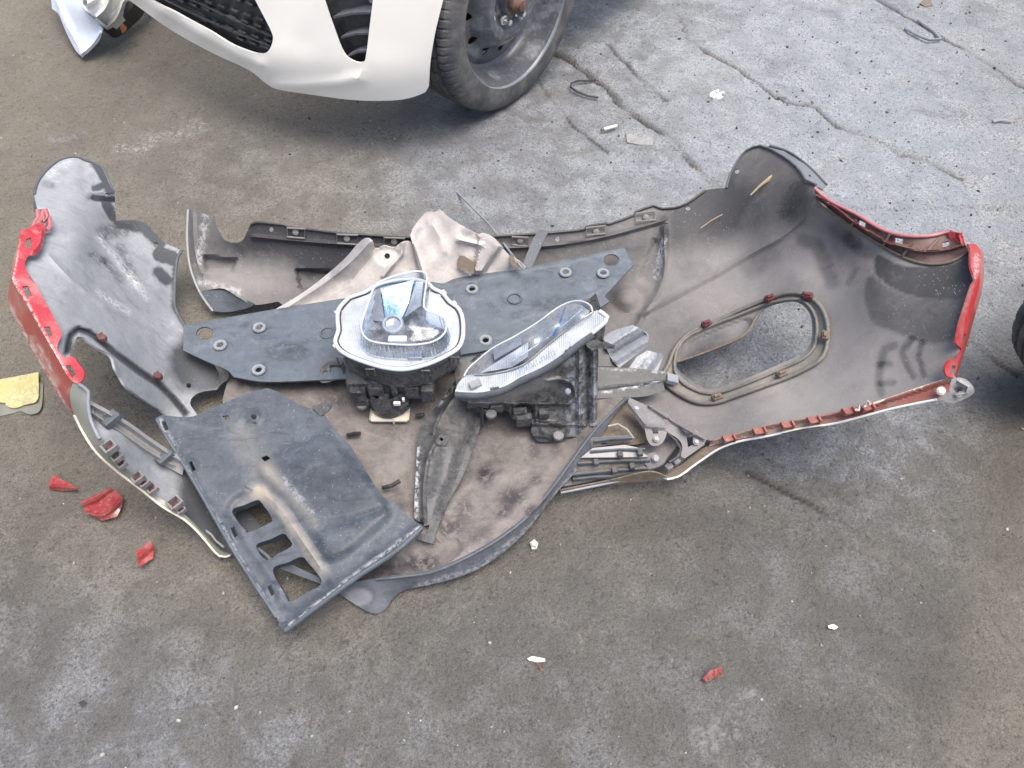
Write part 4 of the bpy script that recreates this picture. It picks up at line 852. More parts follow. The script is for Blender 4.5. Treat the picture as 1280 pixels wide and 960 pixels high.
# ------------------------------------------------------------------ muddy shield
shield = thing('splash_shield', 'large muddy brown engine splash shield with curved grey rim under the headlamps', 'splash shield', tuple(W(560, 620, 0)))
SH = TPS([(430, 520, .05), (500, 600, .042), (620, 600, .045), (700, 560, .05), (747, 498, .078), (785, 498, .082), (500, 720, .052), (547, 713, .058), (609, 683, .065), (656, 649, .07), (687, 614, .075), (737, 546, .082), (300, 500, .06), (300, 560, .05), (400, 715, .03), (460, 740, .03), (600, 650, .05), (330, 480, .065), (400, 478, .065), (560, 480, .055), (650, 480, .05)], 1)
inner_rim = [(785, 498, 1), (760, 520), (737, 546), (687, 614), (656, 649), (609, 683), (547, 713), (500, 721), (470, 724)]
panel('tray_floor', inner_rim+[(440, 728, 1), (420, 715), (380, 660), (300, 570), (278, 500, 1), (285, 474, 1), (330, 474), (400, 468), (500, 470), (600, 465), (700, 470), (747, 494, 1)], None, M_splash, shield, zf=SH, step=4.5, th=.003,
    feats=[ridge([(655, 500), (610, 570), (560, 650), (520, 712)], 14, -.008), ridge([(430, 490), (455, 560), (500, 640)], 10, .006), disc(470, 565, 40, 30, .006, .4), ridge([(545, 640), (590, 600), (640, 590)], 6, .005), ridge([(560, 705), (640, 640), (690, 580)], 5, .004), area([(500, 690), (560, 672), (575, 690), (520, 712)], -.008, 4), lambda x, y: .003*np.sin(x*.06)*np.sin(y*.07+x*.02)],
    attrs={'stain': total(disc(520, 706, 30, 9, .9, .5), disc(480, 715, 18, 10, .8, .5), disc(440, 590, 14, 18, .5, .6), disc(420, 500, 24, 9, .5, .6), disc(360, 484, 30, 5, .6, .6), disc(500, 640, 16, 16, .4, .6), disc(580, 640, 12, 18, .6, .6), disc(607, 594, 11, 12, .9, .5), disc(640, 622, 16, 11, .8, .6), disc(668, 562, 8, 14, .6, .6), disc(560, 660, 16, 10, .8, .6), disc(630, 640, 10, 8, .7, .6), disc(670, 600, 7, 6, .7, .6), disc(665, 640, 10, 9, .8, .5), disc(530, 700, 18, 8, .7, .6), disc(600, 670, 20, 10, .4, .6), disc(455, 730, 14, 8, .6, .6), disc(695, 565, 10, 7, .5, .6)), 'dust': total(stroke([(600, 690), (660, 630), (700, 560)], 12, .35, 1), stroke([(540, 690), (590, 620)], 16, .2, 1)), 'wipe_shade': total(stroke([(610, 520), (560, 600)], 18, .5, 1), stroke([(440, 730), (490, 715)], 16, .5, 1), stroke([(300, 478), (420, 478)], 5, .3))})
SR = TPS([(785, 498, .083), (737, 546, .083), (687, 614, .076), (656, 649, .071), (609, 683, .066), (547, 713, .059), (500, 721, .053), (470, 724, .05), (507, 737, .02), (581, 719, .028), (621, 697, .034), (655, 667, .04), (677, 640, .046), (699, 612, .052), (721, 588, .056), (745, 556, .062), (470, 767, .012), (482, 761, .012), (492, 747, .016), (420, 737, .025), (440, 728, .04), (457, 762, .014)], 1)
panel('curved_rim', [(788, 497, 1), (768, 518), (745, 556), (721, 588), (699, 612), (677, 640), (655, 667), (621, 697), (581, 719), (537, 731), (507, 737), (492, 747), (482, 761), (470, 767), (457, 763), (437, 751), (420, 738), (415, 722, 1), (440, 727), (470, 723), (500, 720), (547, 712), (609, 682), (656, 648), (687, 613), (737, 545), (760, 519), (783, 497, 1)], None, M_rim, shield, zf=SR, step=4, th=.004, feats=[disc(451, 745, 17, 12, -.004)], attrs={'dust': disc(449, 746, 16, 11, .8, .2), 'scuff_glint': stroke([(520, 734), (600, 708), (660, 661), (720, 588)], 3, .35)})
ptube('rim_crest', [(783, 498), (760, 520), (737, 546), (687, 614), (656, 649), (609, 683), (547, 713), (500, 721), (470, 724)], SR, .001, .0026, M_rim, shield)
for pl in ([(434, 544), (444, 542), (450, 542)], [(478, 610), (490, 607), (500, 601)], [(520, 520), (530, 518)]):
    tube('stud', W([p[0] for p in pl], [p[1] for p in pl], [.06, .066, .07][:len(pl)]), .004, M_black, shield, n=8)

# ------------------------------------------------------------------ dark forked bracket on the shield
ST = TPS([(597, 441, .11), (566, 480, .10), (548, 505, .085), (523, 543, .07), (519, 605, .06), (520, 674, .06), (541, 680, .06), (556, 636, .062), (578, 596, .064), (594, 552, .068), (602, 520, .075), (560, 560, .085), (540, 620, .072)], 1)
br2, _ = panel('forked_bracket', [(598, 441, 1), (612, 440, 1), (590, 465), (575, 490), (600, 505, 1), (604, 520), (594, 552), (578, 596), (556, 636), (541, 680, 1), (520, 674, 1), (530, 655), (519, 649), (518, 630), (519, 605), (521, 570), (523, 543), (532, 522), (548, 505), (566, 480), (585, 455)], None, M_strip, None, zf=ST, step=3.5, th=.004, holes=[[(527, 658, 1), (537, 656, 1), (534, 668, 1), (526, 667, 1)], circ(552, 549, 2.2)],
    feats=[ridge([(548, 545), (535, 570), (529, 610), (530, 650)], 3, .009), ridge([(600, 446), (575, 478), (552, 512), (540, 540)], 2.5, .008), ridge([(596, 515), (570, 580), (548, 640)], 4, -.008), disc(552, 548, 9, 10, .006)], attrs={'scuff_glint': total(stroke([(521, 560), (520, 645)], 3, .8), stroke([(590, 455), (550, 505)], 2.5, .5)), 'wipe_shade': stroke([(575, 480), (545, 515)], 6, .5)})
tag(br2, 'narrow dark forked plastic bracket lying between the two headlamps on the splash shield', 'bracket')

# ------------------------------------------------------------------ pale crumpled liner pieces behind the long plate
G1 = TPS([(345, 386, .092), (400, 350, .13), (430, 324, .165), (458, 297, .20), (484, 320, .172), (510, 301, .19), (350, 392, .088), (440, 378, .10), (530, 350, .12), (530, 362, .11)], 1)
l1, _ = panel('liner_strip', [(338, 390, 1), (372, 370), (400, 350), (430, 324), (447, 305), (458, 297), (466, 301), (469, 310), (480, 307), (492, 310), (501, 303), (510, 301), (517, 306), (522, 321), (530, 342), (534, 360, 1), (440, 382), (345, 396, 1)], None, M_beige, None, zf=G1, step=3.5, holes=[circ(484, 320, 3.6)], th=.003,
    feats=[ridge([(350, 390), (400, 358), (436, 330), (462, 303)], 6, .012), ridge([(440, 350), (465, 320), (470, 308)], 4, -.008), disc(484, 320, 15, 11, -.004, .15), ridge([(503, 304), (502, 318), (490, 332), (480, 345)], 2.5, .008), lambda x, y: .002*np.sin(x*.12)*np.sin(y*.1)], attrs={'wipe_shade': total(stroke([(420, 338), (455, 302)], 8, .75), stroke([(380, 372), (420, 342)], 4, .4)), 'dust': disc(484, 320, 15, 11, .3, .2)})
tag(l1, 'grey streaked liner strip with a bolt hole tucked behind the long dark plate', 'liner')
liner = thing('crumpled_liner', 'pale beige crumpled liner sheet standing up behind the long dark plate', 'liner', tuple(W(575, 340, .10)))
G2 = TPS([(513, 295, .20), (518, 282, .215), (549, 262, .25), (567, 276, .235), (591, 289, .22), (616, 296, .20), (650, 327, .16), (650, 345, .122), (560, 367, .112), (530, 352, .135), (570, 320, .175), (522, 325, .165)], 1)
panel('sheet', [(513, 294, 1), (517, 284), (531, 267), (543, 265), (549, 262, 1), (557, 269), (567, 276), (580, 283), (591, 289, 1), (597, 293), (604, 291), (616, 296), (625, 305), (637, 320), (650, 327), (657, 334, 1), (652, 348, 1), (560, 370, 1), (536, 368), (530, 350), (522, 330)], None, M_beige, liner, zf=G2, step=3.5, th=.003,
    feats=[ridge([(514, 296), (524, 325), (532, 352)], 2.5, .008), area([(598, 292, 1), (618, 298, 1), (626, 308, 1), (604, 340, 1), (590, 342, 1), (596, 320, 1)], .016, 2.5, False), area([(574, 321, 1), (592, 329, 1), (592, 344, 1), (573, 333, 1)], -.012, 2, False), ridge([(575, 300), (600, 306)], 3, .008), lambda x, y: .003*np.sin(x*.13+y*.05)*np.sin(y*.11), ridge([(540, 280), (560, 320), (555, 350)], 6, .005)],
    attrs={'wipe_shade': total(disc(584, 289, 8, 5, .9, .3), stroke([(516, 300), (526, 285)], 3, .4), stroke([(604, 296), (616, 304)], 6, .6), stroke([(622, 312), (606, 338)], 4, .5)), 'dust': lambda x, y: .2+0*x})
panel('brown_pad', [(573, 322, 1), (579, 320, 1), (593, 328, 1), (592, 343, 1), (571, 333, 1)], [(573, 322, .182), (593, 328, .178), (592, 343, .155), (571, 333, .165)], M_brown, liner, step=3, th=.004, attrs={'dust': lambda x, y: .6+0*x})
panel('brown_pad', [(637, 319, 1), (642, 317, 1), (644, 328, 1), (650, 334, 1), (643, 335, 1), (637, 329, 1)], [(637, 319, .178), (642, 317, .18), (644, 328, .168), (650, 334, .16), (637, 329, .166)], M_brown, liner, step=3, th=.004)
panel('strap', [(676, 287, 1), (686, 289, 1), (678, 305), (664, 336, 1), (652, 334, 1), (664, 304), (670, 293)], [(676, 287, .18), (686, 289, .18), (664, 304, .165), (678, 305, .165), (664, 336, .138), (652, 334, .14)], M_rim, liner, step=3, th=.004)
rod = tube('thin_rod', [W(572, 241, .004), W(612, 281, .09), W(653, 336, .165)], .0028, M_alu, None, n=8)
tag(rod, 'thin grey metal rod leaning over the rear edge of the bumper', 'rod')

# ------------------------------------------------------------------ long dark plate
plate = thing('long_cover_plate', 'long flat blue grey plastic plate with ringed bolt holes lying across the bumper', 'cover plate', tuple(W(500, 400, .09)))
PL = TPS([(229, 407, .102), (229, 437, .102), (285, 464, .104), (395, 474, .11), (573, 444, .12), (606, 439, .122), (760, 377, .132), (792, 332, .14), (780, 310, .145), (651, 336, .138), (440, 371, .122)], 30)
washers = [(324, 409), (275, 431), (323, 462), (590, 361), (707, 340), (754, 341), (607, 425)]
discs = [(409, 416), (643, 373)]
panel('plate', [(229, 407, 1), (340, 387), (440, 371), (553, 350), (651, 335), (728, 320), (778, 310, 1), (781, 311, 1), (792, 331, 1), (768, 357, 1), (756, 370, 1), (762, 377, 1), (746, 387, 1), (700, 405), (613, 436), (573, 444), (500, 462), (440, 472), (395, 475), (331, 477), (292, 471, 1), (285, 463, 1), (255, 450), (229, 438, 1)], None, M_plate, plate, zf=PL, step=4, th=.004, bstep=8,
    holes=[circ(a, b, 3.8, 3.2, 10) for a, b in washers]+[circ(256, 417, 11, 8.5), circ(764, 325, 10, 7.5)],
    feats=[disc(a, b, 9, 7, -.003, .15) for a, b in washers]+[disc(a, b, 10.5, 8.5, -.0025, .12) for a, b in discs]+[ridge([(300, 440), (400, 428), (520, 408)], 2.5, .0016), ridge([(470, 384), (560, 372), (620, 362)], 2.5, .0012), ridge([(640, 400), (700, 384), (750, 362)], 2.5, .0016), ridge([(232, 409), (440, 374), (651, 338), (776, 312)], 2.5, .002), lambda x, y: .004*np.sin(x*.014+.6)],
    attrs={'stain': total(disc(360, 440, 30, 12, .45), disc(700, 380, 40, 10, .4), disc(500, 420, 30, 14, .4), disc(660, 350, 14, 6, .4))})
M_ring = dusty('dull_ring_plastic', (.13, .15, .17), (.30, .33, .36), amt=.5, var=.8, scale=20)
for a, b in washers:
    zz = float(PL(a, b)[0])
    lathe('ring', [(.0062, -.002), (.0075, .0012), (.0125, .0014), (.0138, -.001)], frame_at(W(a, b, zz+.0002+(.0025 if a == 590 else 0)), (0, -.02, 1)), M_ring, plate, n=20)
for a, b in discs:
    zz = float(PL(a, b)[0])
    lathe('ring', [(.0118, -.003), (.0128, .0008), (.0148, .0008), (.0156, -.002)], frame_at(W(a, b, zz-.0005), (0, -.02, 1)), M_plate, plate, n=22)
panel('end_clip', [(268, 456, 1), (279, 459, 1), (286, 464, 1), (285, 474), (277, 480), (272, 486), (274, 470)], [(268, 456, .10), (286, 464, .095), (272, 486, .06), (285, 474, .075)], M_strip, plate, step=3)
panel('under_flange', [(560, 452, 1), (574, 445, 1), (606, 440, 1), (614, 437, 1), (604, 447), (590, 454), (570, 457, 1)], [(560, 452, .108), (574, 445, .113), (614, 437, .115), (570, 457, .098), (604, 447, .106)], M_alu, plate, step=3)

# ------------------------------------------------------------------ tray with three windows
tray = thing('vent_tray', 'blue grey plastic tray with three square openings leaning on the left side of the heap', 'plastic tray', tuple(W(370, 640, .05)))
TR = TPS([(195, 522, .118), (335, 485, .122), (402, 513, .12), (477, 619, .105), (526, 655, .098), (445, 722, .08), (354, 789, .055), (243, 602, .10), (345, 772, .06), (296, 694, .078)], 30)
slots = [(206, 532), (240, 583), (293, 665), (339, 738)]
slot_polys = [[(a-5, b-5, 1), (a, b-7, 1), (a+5, b+4, 1), (a, b+7, 1)] for a, b in slots]
wins = [[(290, 639), (306, 631), (322, 625), (328, 630), (340, 648), (336, 654), (312, 665), (306, 662)], [(320, 682), (338, 674), (354, 667), (360, 672), (365, 682), (348, 692), (333, 700)], [(341, 712), (360, 703), (377, 696), (384, 702), (402, 727), (385, 740), (363, 752), (356, 742)]]
panel('tray', [(195, 523, 1), (202, 519), (225, 521), (243, 520), (262, 511), (286, 501), (312, 491), (334, 485, 1), (350, 491), (367, 502), (383, 509), (402, 513, 1), (410, 525), (417, 536), (434, 552), (447, 572), (459, 591), (477, 619), (491, 628), (514, 649), (527, 656, 1), (527, 663), (494, 690), (445, 722), (388, 764), (355, 789, 1), (347, 780, 1), (346, 771), (296, 694), (243, 602), (208, 545)], None, M_tray, tray, zf=TR, step=4, th=.004, holes=wins+slot_polys+[[(278, 520, 1), (285, 519, 1), (288, 523, 1), (281, 525, 1)], [(326, 572, 1), (333, 569, 1), (338, 573, 1), (331, 577, 1)], circ(317, 521, 4, 3.5)],
    feats=[area([(326, 590), (345, 575), (410, 548), (425, 560), (484, 632), (470, 660), (415, 700), (396, 672), (372, 640)], .012, 8), ridge([(316, 612), (345, 630), (375, 672), (402, 712)], 6, .006), area([(285, 632), (322, 612), (345, 645), (410, 725), (400, 745), (360, 762), (335, 722), (300, 672)], -.007, 5), ridge([(360, 782), (395, 755), (450, 712), (500, 678), (524, 658)], 4, .009), ridge([(346, 572), (400, 548), (414, 540)], 4, .005), disc(317, 521, 9, 7, .006), ridge([(208, 530), (250, 598), (300, 690), (350, 772)], 5, .003), ridge([(392, 658), (440, 650), (484, 634)], 4, -.005)]+[disc(a, b, 9, 10, .003) for a, b in slots],
    attrs={'dust': total(stroke([(322, 615), (345, 632), (378, 676), (402, 716)], 8, .75, .8), stroke([(334, 585), (365, 625), (392, 655)], 8, .45, 1), stroke([(300, 540), (330, 600)], 18, .3, 1), stroke([(330, 612), (300, 632)], 6, .4, 1)), 'scuff_glint': total(stroke([(360, 784), (400, 752), (460, 708), (524, 660)], 3, .7), stroke([(198, 524), (243, 602), (296, 694), (346, 771)], 2.5, .55), stroke([(355, 600), (390, 640)], 4, .25)), 'wipe_shade': total(stroke([(380, 590), (440, 620)], 30, .3, 1), disc(410, 690, 30, 12, .2)), 'stain': total(disc(420, 690, 8, 5, .6), disc(437, 676, 7, 4, .5), disc(455, 660, 10, 5, .4))})
for k in range(3):
    c_ = np.array(wins[k]).mean(0); q = smooth([(tuple(c_+(np.array(p)-c_)*1.03)) for p in wins[k]], 5)
    zz = TR(q[:, 0], q[:, 1]); A = W(q[:, 0], q[:, 1], zz-.008); B = A-np.array([.0, -.004, .022]); n_ = len(q)
    link('window_wall', mesh_from([*A, *B], [(i, (i+1) % n_, n_+(i+1) % n_, n_+i) for i in range(n_)]), M_tray, tray)
tube('window_strut', W([320, 333, 343], [684, 694, 705], [.06, .055, .045]), .004, M_rim, tray)
panel('window_strut', [(342, 708, 1), (352, 700, 1), (400, 722, 1), (402, 730, 1), (380, 722, 1)], [(342, 708, .05), (352, 700, .052), (402, 730, .05)], M_tray, tray, step=4)
panel('hanging_lug', [(389, 508, 1), (400, 505), (411, 500), (414, 508), (408, 516), (400, 520, 1)], [(389, 508, .125), (411, 500, .14), (400, 520, .12)], M_strip, tray, step=3, holes=[circ(404, 509, 2)])
ptube('rolled_edge', [(356, 788), (390, 763), (446, 721), (495, 689), (527, 660)], TR, .003, .0055, M_tray, tray)
ptube('side_edge', [(196, 524), (208, 546), (243, 603), (296, 695), (346, 772)], TR, .001, .0032, M_plate, tray)

# ------------------------------------------------------------------ round headlamp
def ring_wall(name, top, bot, mat, parent, cap_bottom=False, angle=35):
    n_ = len(top); fs = [(i, n_+i, n_+(i+1) % n_, (i+1) % n_) for i in range(n_)]
    if cap_bottom: fs.append(tuple(range(n_, 2*n_)))
    return link(name, mesh_from([*top, *bot], fs), mat, parent, angle=angle)
lampA = thing('headlamp', 'round headlamp with raised clear dome standing upright, lens up, on the splash shield', 'headlamp', tuple(W(490, 530, .05)), 'pair of salvaged headlamps')
rimA = [(419, 427), (423, 414), (422, 400), (423, 388), (431, 378), (436, 373), (456, 366), (470, 358), (490, 352), (515, 350), (534, 354), (541, 361), (553, 367), (562, 378), (572, 385), (577, 394), (579, 408), (578, 424), (572, 436), (556, 446), (533, 456), (506, 462), (481, 460), (456, 453), (436, 445), (424, 437)]
AZ = lambda x, y: .215+.02*(462-np.asarray(y))/120
domeA = [(452, 414), (452, 403), (459, 382), (469, 357), (487, 347), (505, 342), (522, 339), (533, 343), (532, 360), (530, 384), (541, 391), (553, 396), (558, 405), (555, 417), (541, 427), (516, 431), (488, 430), (466, 427), (456, 421)]
dq = smooth(domeA, 2.5); dzt = AZ(dq[:, 0], dq[:, 1]+12)+.036
DT = W(dq[:, 0], dq[:, 1], dzt); DB = DT.copy(); DB[:, 2] = AZ(dq[:, 0], dq[:, 1]+20)+.001
dc = DB.mean(0); DB2 = DB.copy(); DB2[:, :2] = dc[:2]+(DB[:, :2]-dc[:2])*1.06
base_px = PROJ(DB2); base_poly = [tuple(p) for p in base_px[::3]]
panel('bezel', rimA, None, M_bezel, lampA, zf=AZ, step=3, th=.004, holes=[base_poly], attrs=None)
ptube('rim_gap', inset(rimA, .955), AZ, .001, .0016, M_black, lampA, closed=True, step=5, n=6)
nrm_ = np.array([math.cos(k*2.2) for k in range(len(DT))])
ring_wall('dome_wall', DT, DB2, M_clear, lampA)
for k in range(0, len(DT), 2):
    if DT[k][1] < np.median(DT[:, 1]):
        tube('dome_rib', [DT[k]*.985+DB2[k]*.015+np.array([0, 0, -.004]), DB2[k]+np.array([0, 0, .002])], .0011, M_frost, lampA, n=5, up=(1, 0, 0))
panel('dome_top', domeA, None, M_clear, lampA, zf=lambda x, y: AZ(x, y+12)+.036+.012*sstep(0, 30, seg_dist(x, y, domeA, True)), step=4, th=.002)
tube('dome_edge', DT[::2], .0018, M_haze, lampA, closed=True, n=6)
tube('dome_foot', DB2[::2], .0022, M_bezel, lampA, closed=True, n=6)
bowl_out = base_poly
BA = lambda x, y: AZ(x, y)-.004-.045*sstep(0, 26, seg_dist(x, y, base_poly, True))
panel('reflector', bowl_out, None, M_smoke, lampA, zf=BA, step=4, th=.002, feats=[ridge([(470, 412), (540, 412)], 6, .018), ridge([(512, 400), (512, 430)], 4, .012)])
# inner optics: tilted mirror plates, projector barrel, bulb shield
panel('mirror_plate', [(477, 361, 1), (517, 350, 1), (511, 378, 1), (502, 398, 1), (482, 402, 1)], [(477, 361, .245), (517, 350, .25), (502, 398, .215), (482, 402, .212)], M_refl, lampA, step=5, th=.003)  # blue plate stands in for the patch of reflected sky
panel('mirror_plate', [(520, 352, 1), (529, 352, 1), (526, 382, 1), (506, 396, 1), (512, 378, 1)], [(520, 352, .25), (529, 352, .25), (526, 382, .23), (506, 396, .215)], M_smoke, lampA, step=5, th=.003)
panel('mirror_plate', [(470, 362, 1), (475, 360, 1), (481, 402, 1), (462, 400, 1)], [(470, 362, .24), (475, 360, .24), (481, 402, .212), (462, 400, .215)], M_greybr, lampA, step=5, th=.003)
MB_ = frame_at(W(492, 408, .205), (0, -.25, .97))
lathe('projector', [(.021, -.02), (.021, .010), (.019, .013), (.015, .013), (.013, .008), (0, .006)], MB_, M_smoke, lampA, n=28)
box('bulb_shield', W(523, 418, .212), (.010, .012, .034), M_whitepl, lampA, rx=.3)
box('light_guide', W(497, 424, .205), (.034, .012, .008), M_whitepl, lampA, rx=.2)
panel('side_facet', [(532, 392, 1), (552, 399, 1), (553, 412, 1), (541, 422, 1), (530, 408, 1)], [(532, 392, .222), (552, 399, .222), (541, 422, .212), (530, 408, .205)], M_smoke, lampA, step=5, th=.002)
box('bezel_lens', W(519, 444, float(AZ(519, 444))+.004), (.026, .017, .006), M_smoke, lampA, rx=.1)
for k in range(6): box('bezel_rib', W(512+k*3, 444, float(AZ(512, 444))+.008), (.0012, .015, .004), M_frost, lampA)
rq = smooth(rimA, 5); RA = W(rq[:, 0], rq[:, 1], AZ(rq[:, 0], rq[:, 1]))
tube('rim', RA+np.array([0, 0, .001]), .0042, M_haze, lampA, closed=True, n=8)
cA = RA.mean(0)
def ins(P, k, dz): Q = P.copy(); Q[:, :2] = cA[:2]+(P[:, :2]-cA[:2])*k; Q[:, 2] += dz; return Q
R1 = ins(RA, 1.0, -.004); R2 = ins(RA, .985, -.016); R3 = ins(RA, .95, -.018); R4 = ins(RA, .93, -.062)
h0 = ring_wall('housing_collar', R1, R2, M_rim, lampA)
hs_ = ring_wall('housing', R3, R4, M_blackpl, lampA, cap_bottom=True)
for (a, b) in [(463, 459), (532, 461), (568, 444), (426, 444)]:
    p = Vector(W(a, b, float(AZ(a, b))-.004)); q = [p+Vector((-.007, -.004, -.020)), p+Vector((-.007, -.004, .0)), p+Vector((.007, -.004, .0)), p+Vector((.007, -.004, -.020))]
    tube('snap_clip', q, .0022, M_blackpl, lampA, n=6, up=(0, 1, 0))
fy = lambda a, b, zz, dy: Vector(W(a, b, zz))+Vector((0, dy, 0))
box('lower_housing', fy(488, 492, .125, .055), (.165, .10, .056), M_blackpl, lampA, bev=.08)
for (a, b, zz, sx_, sy_, sz_) in [(448, 492, .125, .03, .02, .03), (470, 486, .135, .03, .022, .028), (494, 488, .13, .012, .022, .05), (515, 487, .132, .028, .02, .03), (535, 492, .125, .024, .02, .04), (480, 500, .115, .02, .018, .016)]:
    box('housing_rib', fy(a, b, zz, .002), (sx_, sy_, sz_), M_blackpl, lampA)
for (a, b, w_) in [(497, 498, .022), (505, 493, .008)]:
    box('bulb_tag', fy(a, b, .12, -.012), (w_*.6, .006, .008), M_whitepl, lampA)
MC = frame_at(fy(486, 530, .056, .041), (0, 0, 1))
lathe('rear_cap', [(.037, .012), (.039, .02), (.039, .055), (.034, .07)], MC, M_blackpl, lampA, n=32)
cup = box('cap_tray', fy(486, 528, .060, .02), (.078, .036, .013), M_cream, lampA, bev=.35)
box('tray_divider', fy(492, 528, .0595, .0015), (.003, .006, .012), M_ltclip, cup)
box('cap_body', fy(487, 516, .085, .026), (.072, .045, .04), M_blackpl, lampA, bev=.3)
def knob(parent, p):
    n_ = 14; vs_, fs = [], []
    for k in range(n_*2):
        r_ = .0105 if k % 2 else .0088; a = math.pi*k/n_
        for hh in (0, .006): vs_.append(Vector(p)+Vector((r_*math.cos(a), r_*math.sin(a), hh)))
    m_ = n_*2
    for k in range(m_): l = (k+1) % m_; fs.append((k*2, l*2, l*2+1, k*2+1))
    fs += [tuple(k*2+1 for k in range(m_)), tuple(k*2 for k in range(m_))[::-1]]
    kn = link('adjuster_knob', mesh_from(vs_, fs), M_greybr, parent)
    lathe('knob_tip', [(.007, 0), (.005, -.006), (0, -.007)], Matrix.Translation(Vector(p)), M_whitepl, kn, n=10)
knob(lampA, fy(452, 514, .085, .012))
box('knob_mount', fy(453, 508, .098, .016), (.026, .02, .02), M_blackpl, lampA)
panel('mounting_ear', [(398, 467, 1), (404, 456), (414, 451), (428, 452, 1), (430, 470, 1), (410, 478), (400, 477)], [(398, 467, .112), (414, 451, .125), (428, 452, .13), (430, 470, .112), (400, 477, .105)], M_strip, lampA, step=3, holes=[circ(407, 466, 3.2, 2.8)], feats=[area([(414, 458), (427, 458), (427, 468), (416, 470)], -.008, 2)])
for (a, b, s_) in [(423, 390, 1), (552, 367, 1.2), (566, 380, 1), (420, 432, .8)]:
    box('rim_tab', W(a, b, float(AZ(a, b))-.001), (.014*s_, .010*s_, .005), M_haze, lampA, rz=.6)

# ------------------------------------------------------------------ tilted headlamp
lampB = thing('headlamp', 'long tilted headlamp seen from its dirty black housing side, clear lens turned away', 'headlamp', tuple(W(680, 550, .05)), 'pair of salvaged headlamps')
BZ = TPS([(570, 490, .16), (598, 491, .168), (626, 485, .18), (654, 471, .195), (680, 459, .212), (702, 445, .23), (723, 428, .25), (742, 415, .265), (758, 397, .285), (747, 389, .288), (593, 468, .172), (635, 463, .192), (657, 454, .207), (680, 435, .228), (706, 414, .254), (740, 390, .285), (575, 478, .163)], 1)
base_line = [(741, 390), (706, 414), (680, 435), (657, 454), (635, 463), (610, 468), (593, 468)]
edgeB = [(570, 489), (580, 491), (598, 491), (626, 485), (654, 471), (680, 459), (702, 445), (723, 428), (742, 415), (757, 402), (759, 396), (749, 389)]
panel('bezel', edgeB+base_line+[(582, 470), (573, 479)], None, M_bezel, lampB, zf=BZ, step=3, th=.004, bstep=4)
DZ = TPS([(741, 390, .288), (706, 414, .256), (680, 435, .230), (657, 454, .210), (635, 463, .195), (593, 468, .175), (580, 469, .17), (597, 450, .185), (616, 435, .20), (644, 420, .22), (672, 403, .242), (695, 386, .262), (714, 377, .275), (729, 377, .285), (740, 383, .29), (640, 440, .222), (690, 408, .262), (720, 392, .285), (665, 428, .24)], 1)
topB = [(580, 470), (585, 461), (597, 450), (616, 435), (644, 420), (672, 403), (695, 386), (714, 377), (729, 377), (739, 383)]
domeB = topB+[(741, 390)]+base_line[1:]
panel('lens_dome', domeB, None, M_clear, lampB, zf=DZ, step=4, th=.002, extrude=(.0, .03, -.05))
panel('inner_reflector', [tuple(np.array([660, 430])+(np.array(p)-np.array([660, 430]))*.93) for p in domeB], None, M_smoke, lampB, zf=lambda x, y: DZ(x, y)-.028, step=4, th=.003, feats=[ridge([(652, 440), (660, 425)], 4, .012)])
panel('mirror_plate', [(600, 466, 1), (612, 458, 1), (660, 428, 1), (660, 446, 1), (640, 459, 1)], None, M_bezel, lampB, zf=lambda x, y: DZ(x, y)-.016, step=4, th=.002)
panel('mirror_plate', [(690, 420, 1), (702, 395, 1), (706, 384, 1), (700, 408, 1), (695, 419, 1)], None, M_refl, lampB, zf=lambda x, y: DZ(x, y)-.006, step=3, th=.002)
panel('mirror_plate', [(616, 437, 1), (650, 420, 1), (652, 430, 1), (618, 450, 1)], None, M_alu, lampB, zf=lambda x, y: DZ(x, y)-.018, step=4, th=.002)
ptube('dome_edge', topB+[(741, 390)], DZ, .0, .0016, M_haze, lampB, step=5)
ptube('dome_foot', base_line, DZ, .0, .0016, M_smoke, lampB, step=5)
ptube('inner_bar', [(690, 432), (730, 398)], DZ, -.012, .0016, M_black, lampB); ptube('inner_bar', [(640, 452), (690, 418), (728, 386)], DZ, -.01, .0014, M_frost, lampB)
box('small_reflector', W(594, 480, .174), (.022, .015, .006), M_smoke, lampB, rz=.4)
for k in range(16):
    a = 648+k*3.1; b = 469-k*1.75
    tube('bezel_rib', W([a, a-2], [b, b-7], BZ([a, a-2], [b, b-7])+.003), .001, M_frost, lampB, n=5)
ptube('rim', edgeB, BZ, -.001, .0042, M_haze, lampB, step=6)
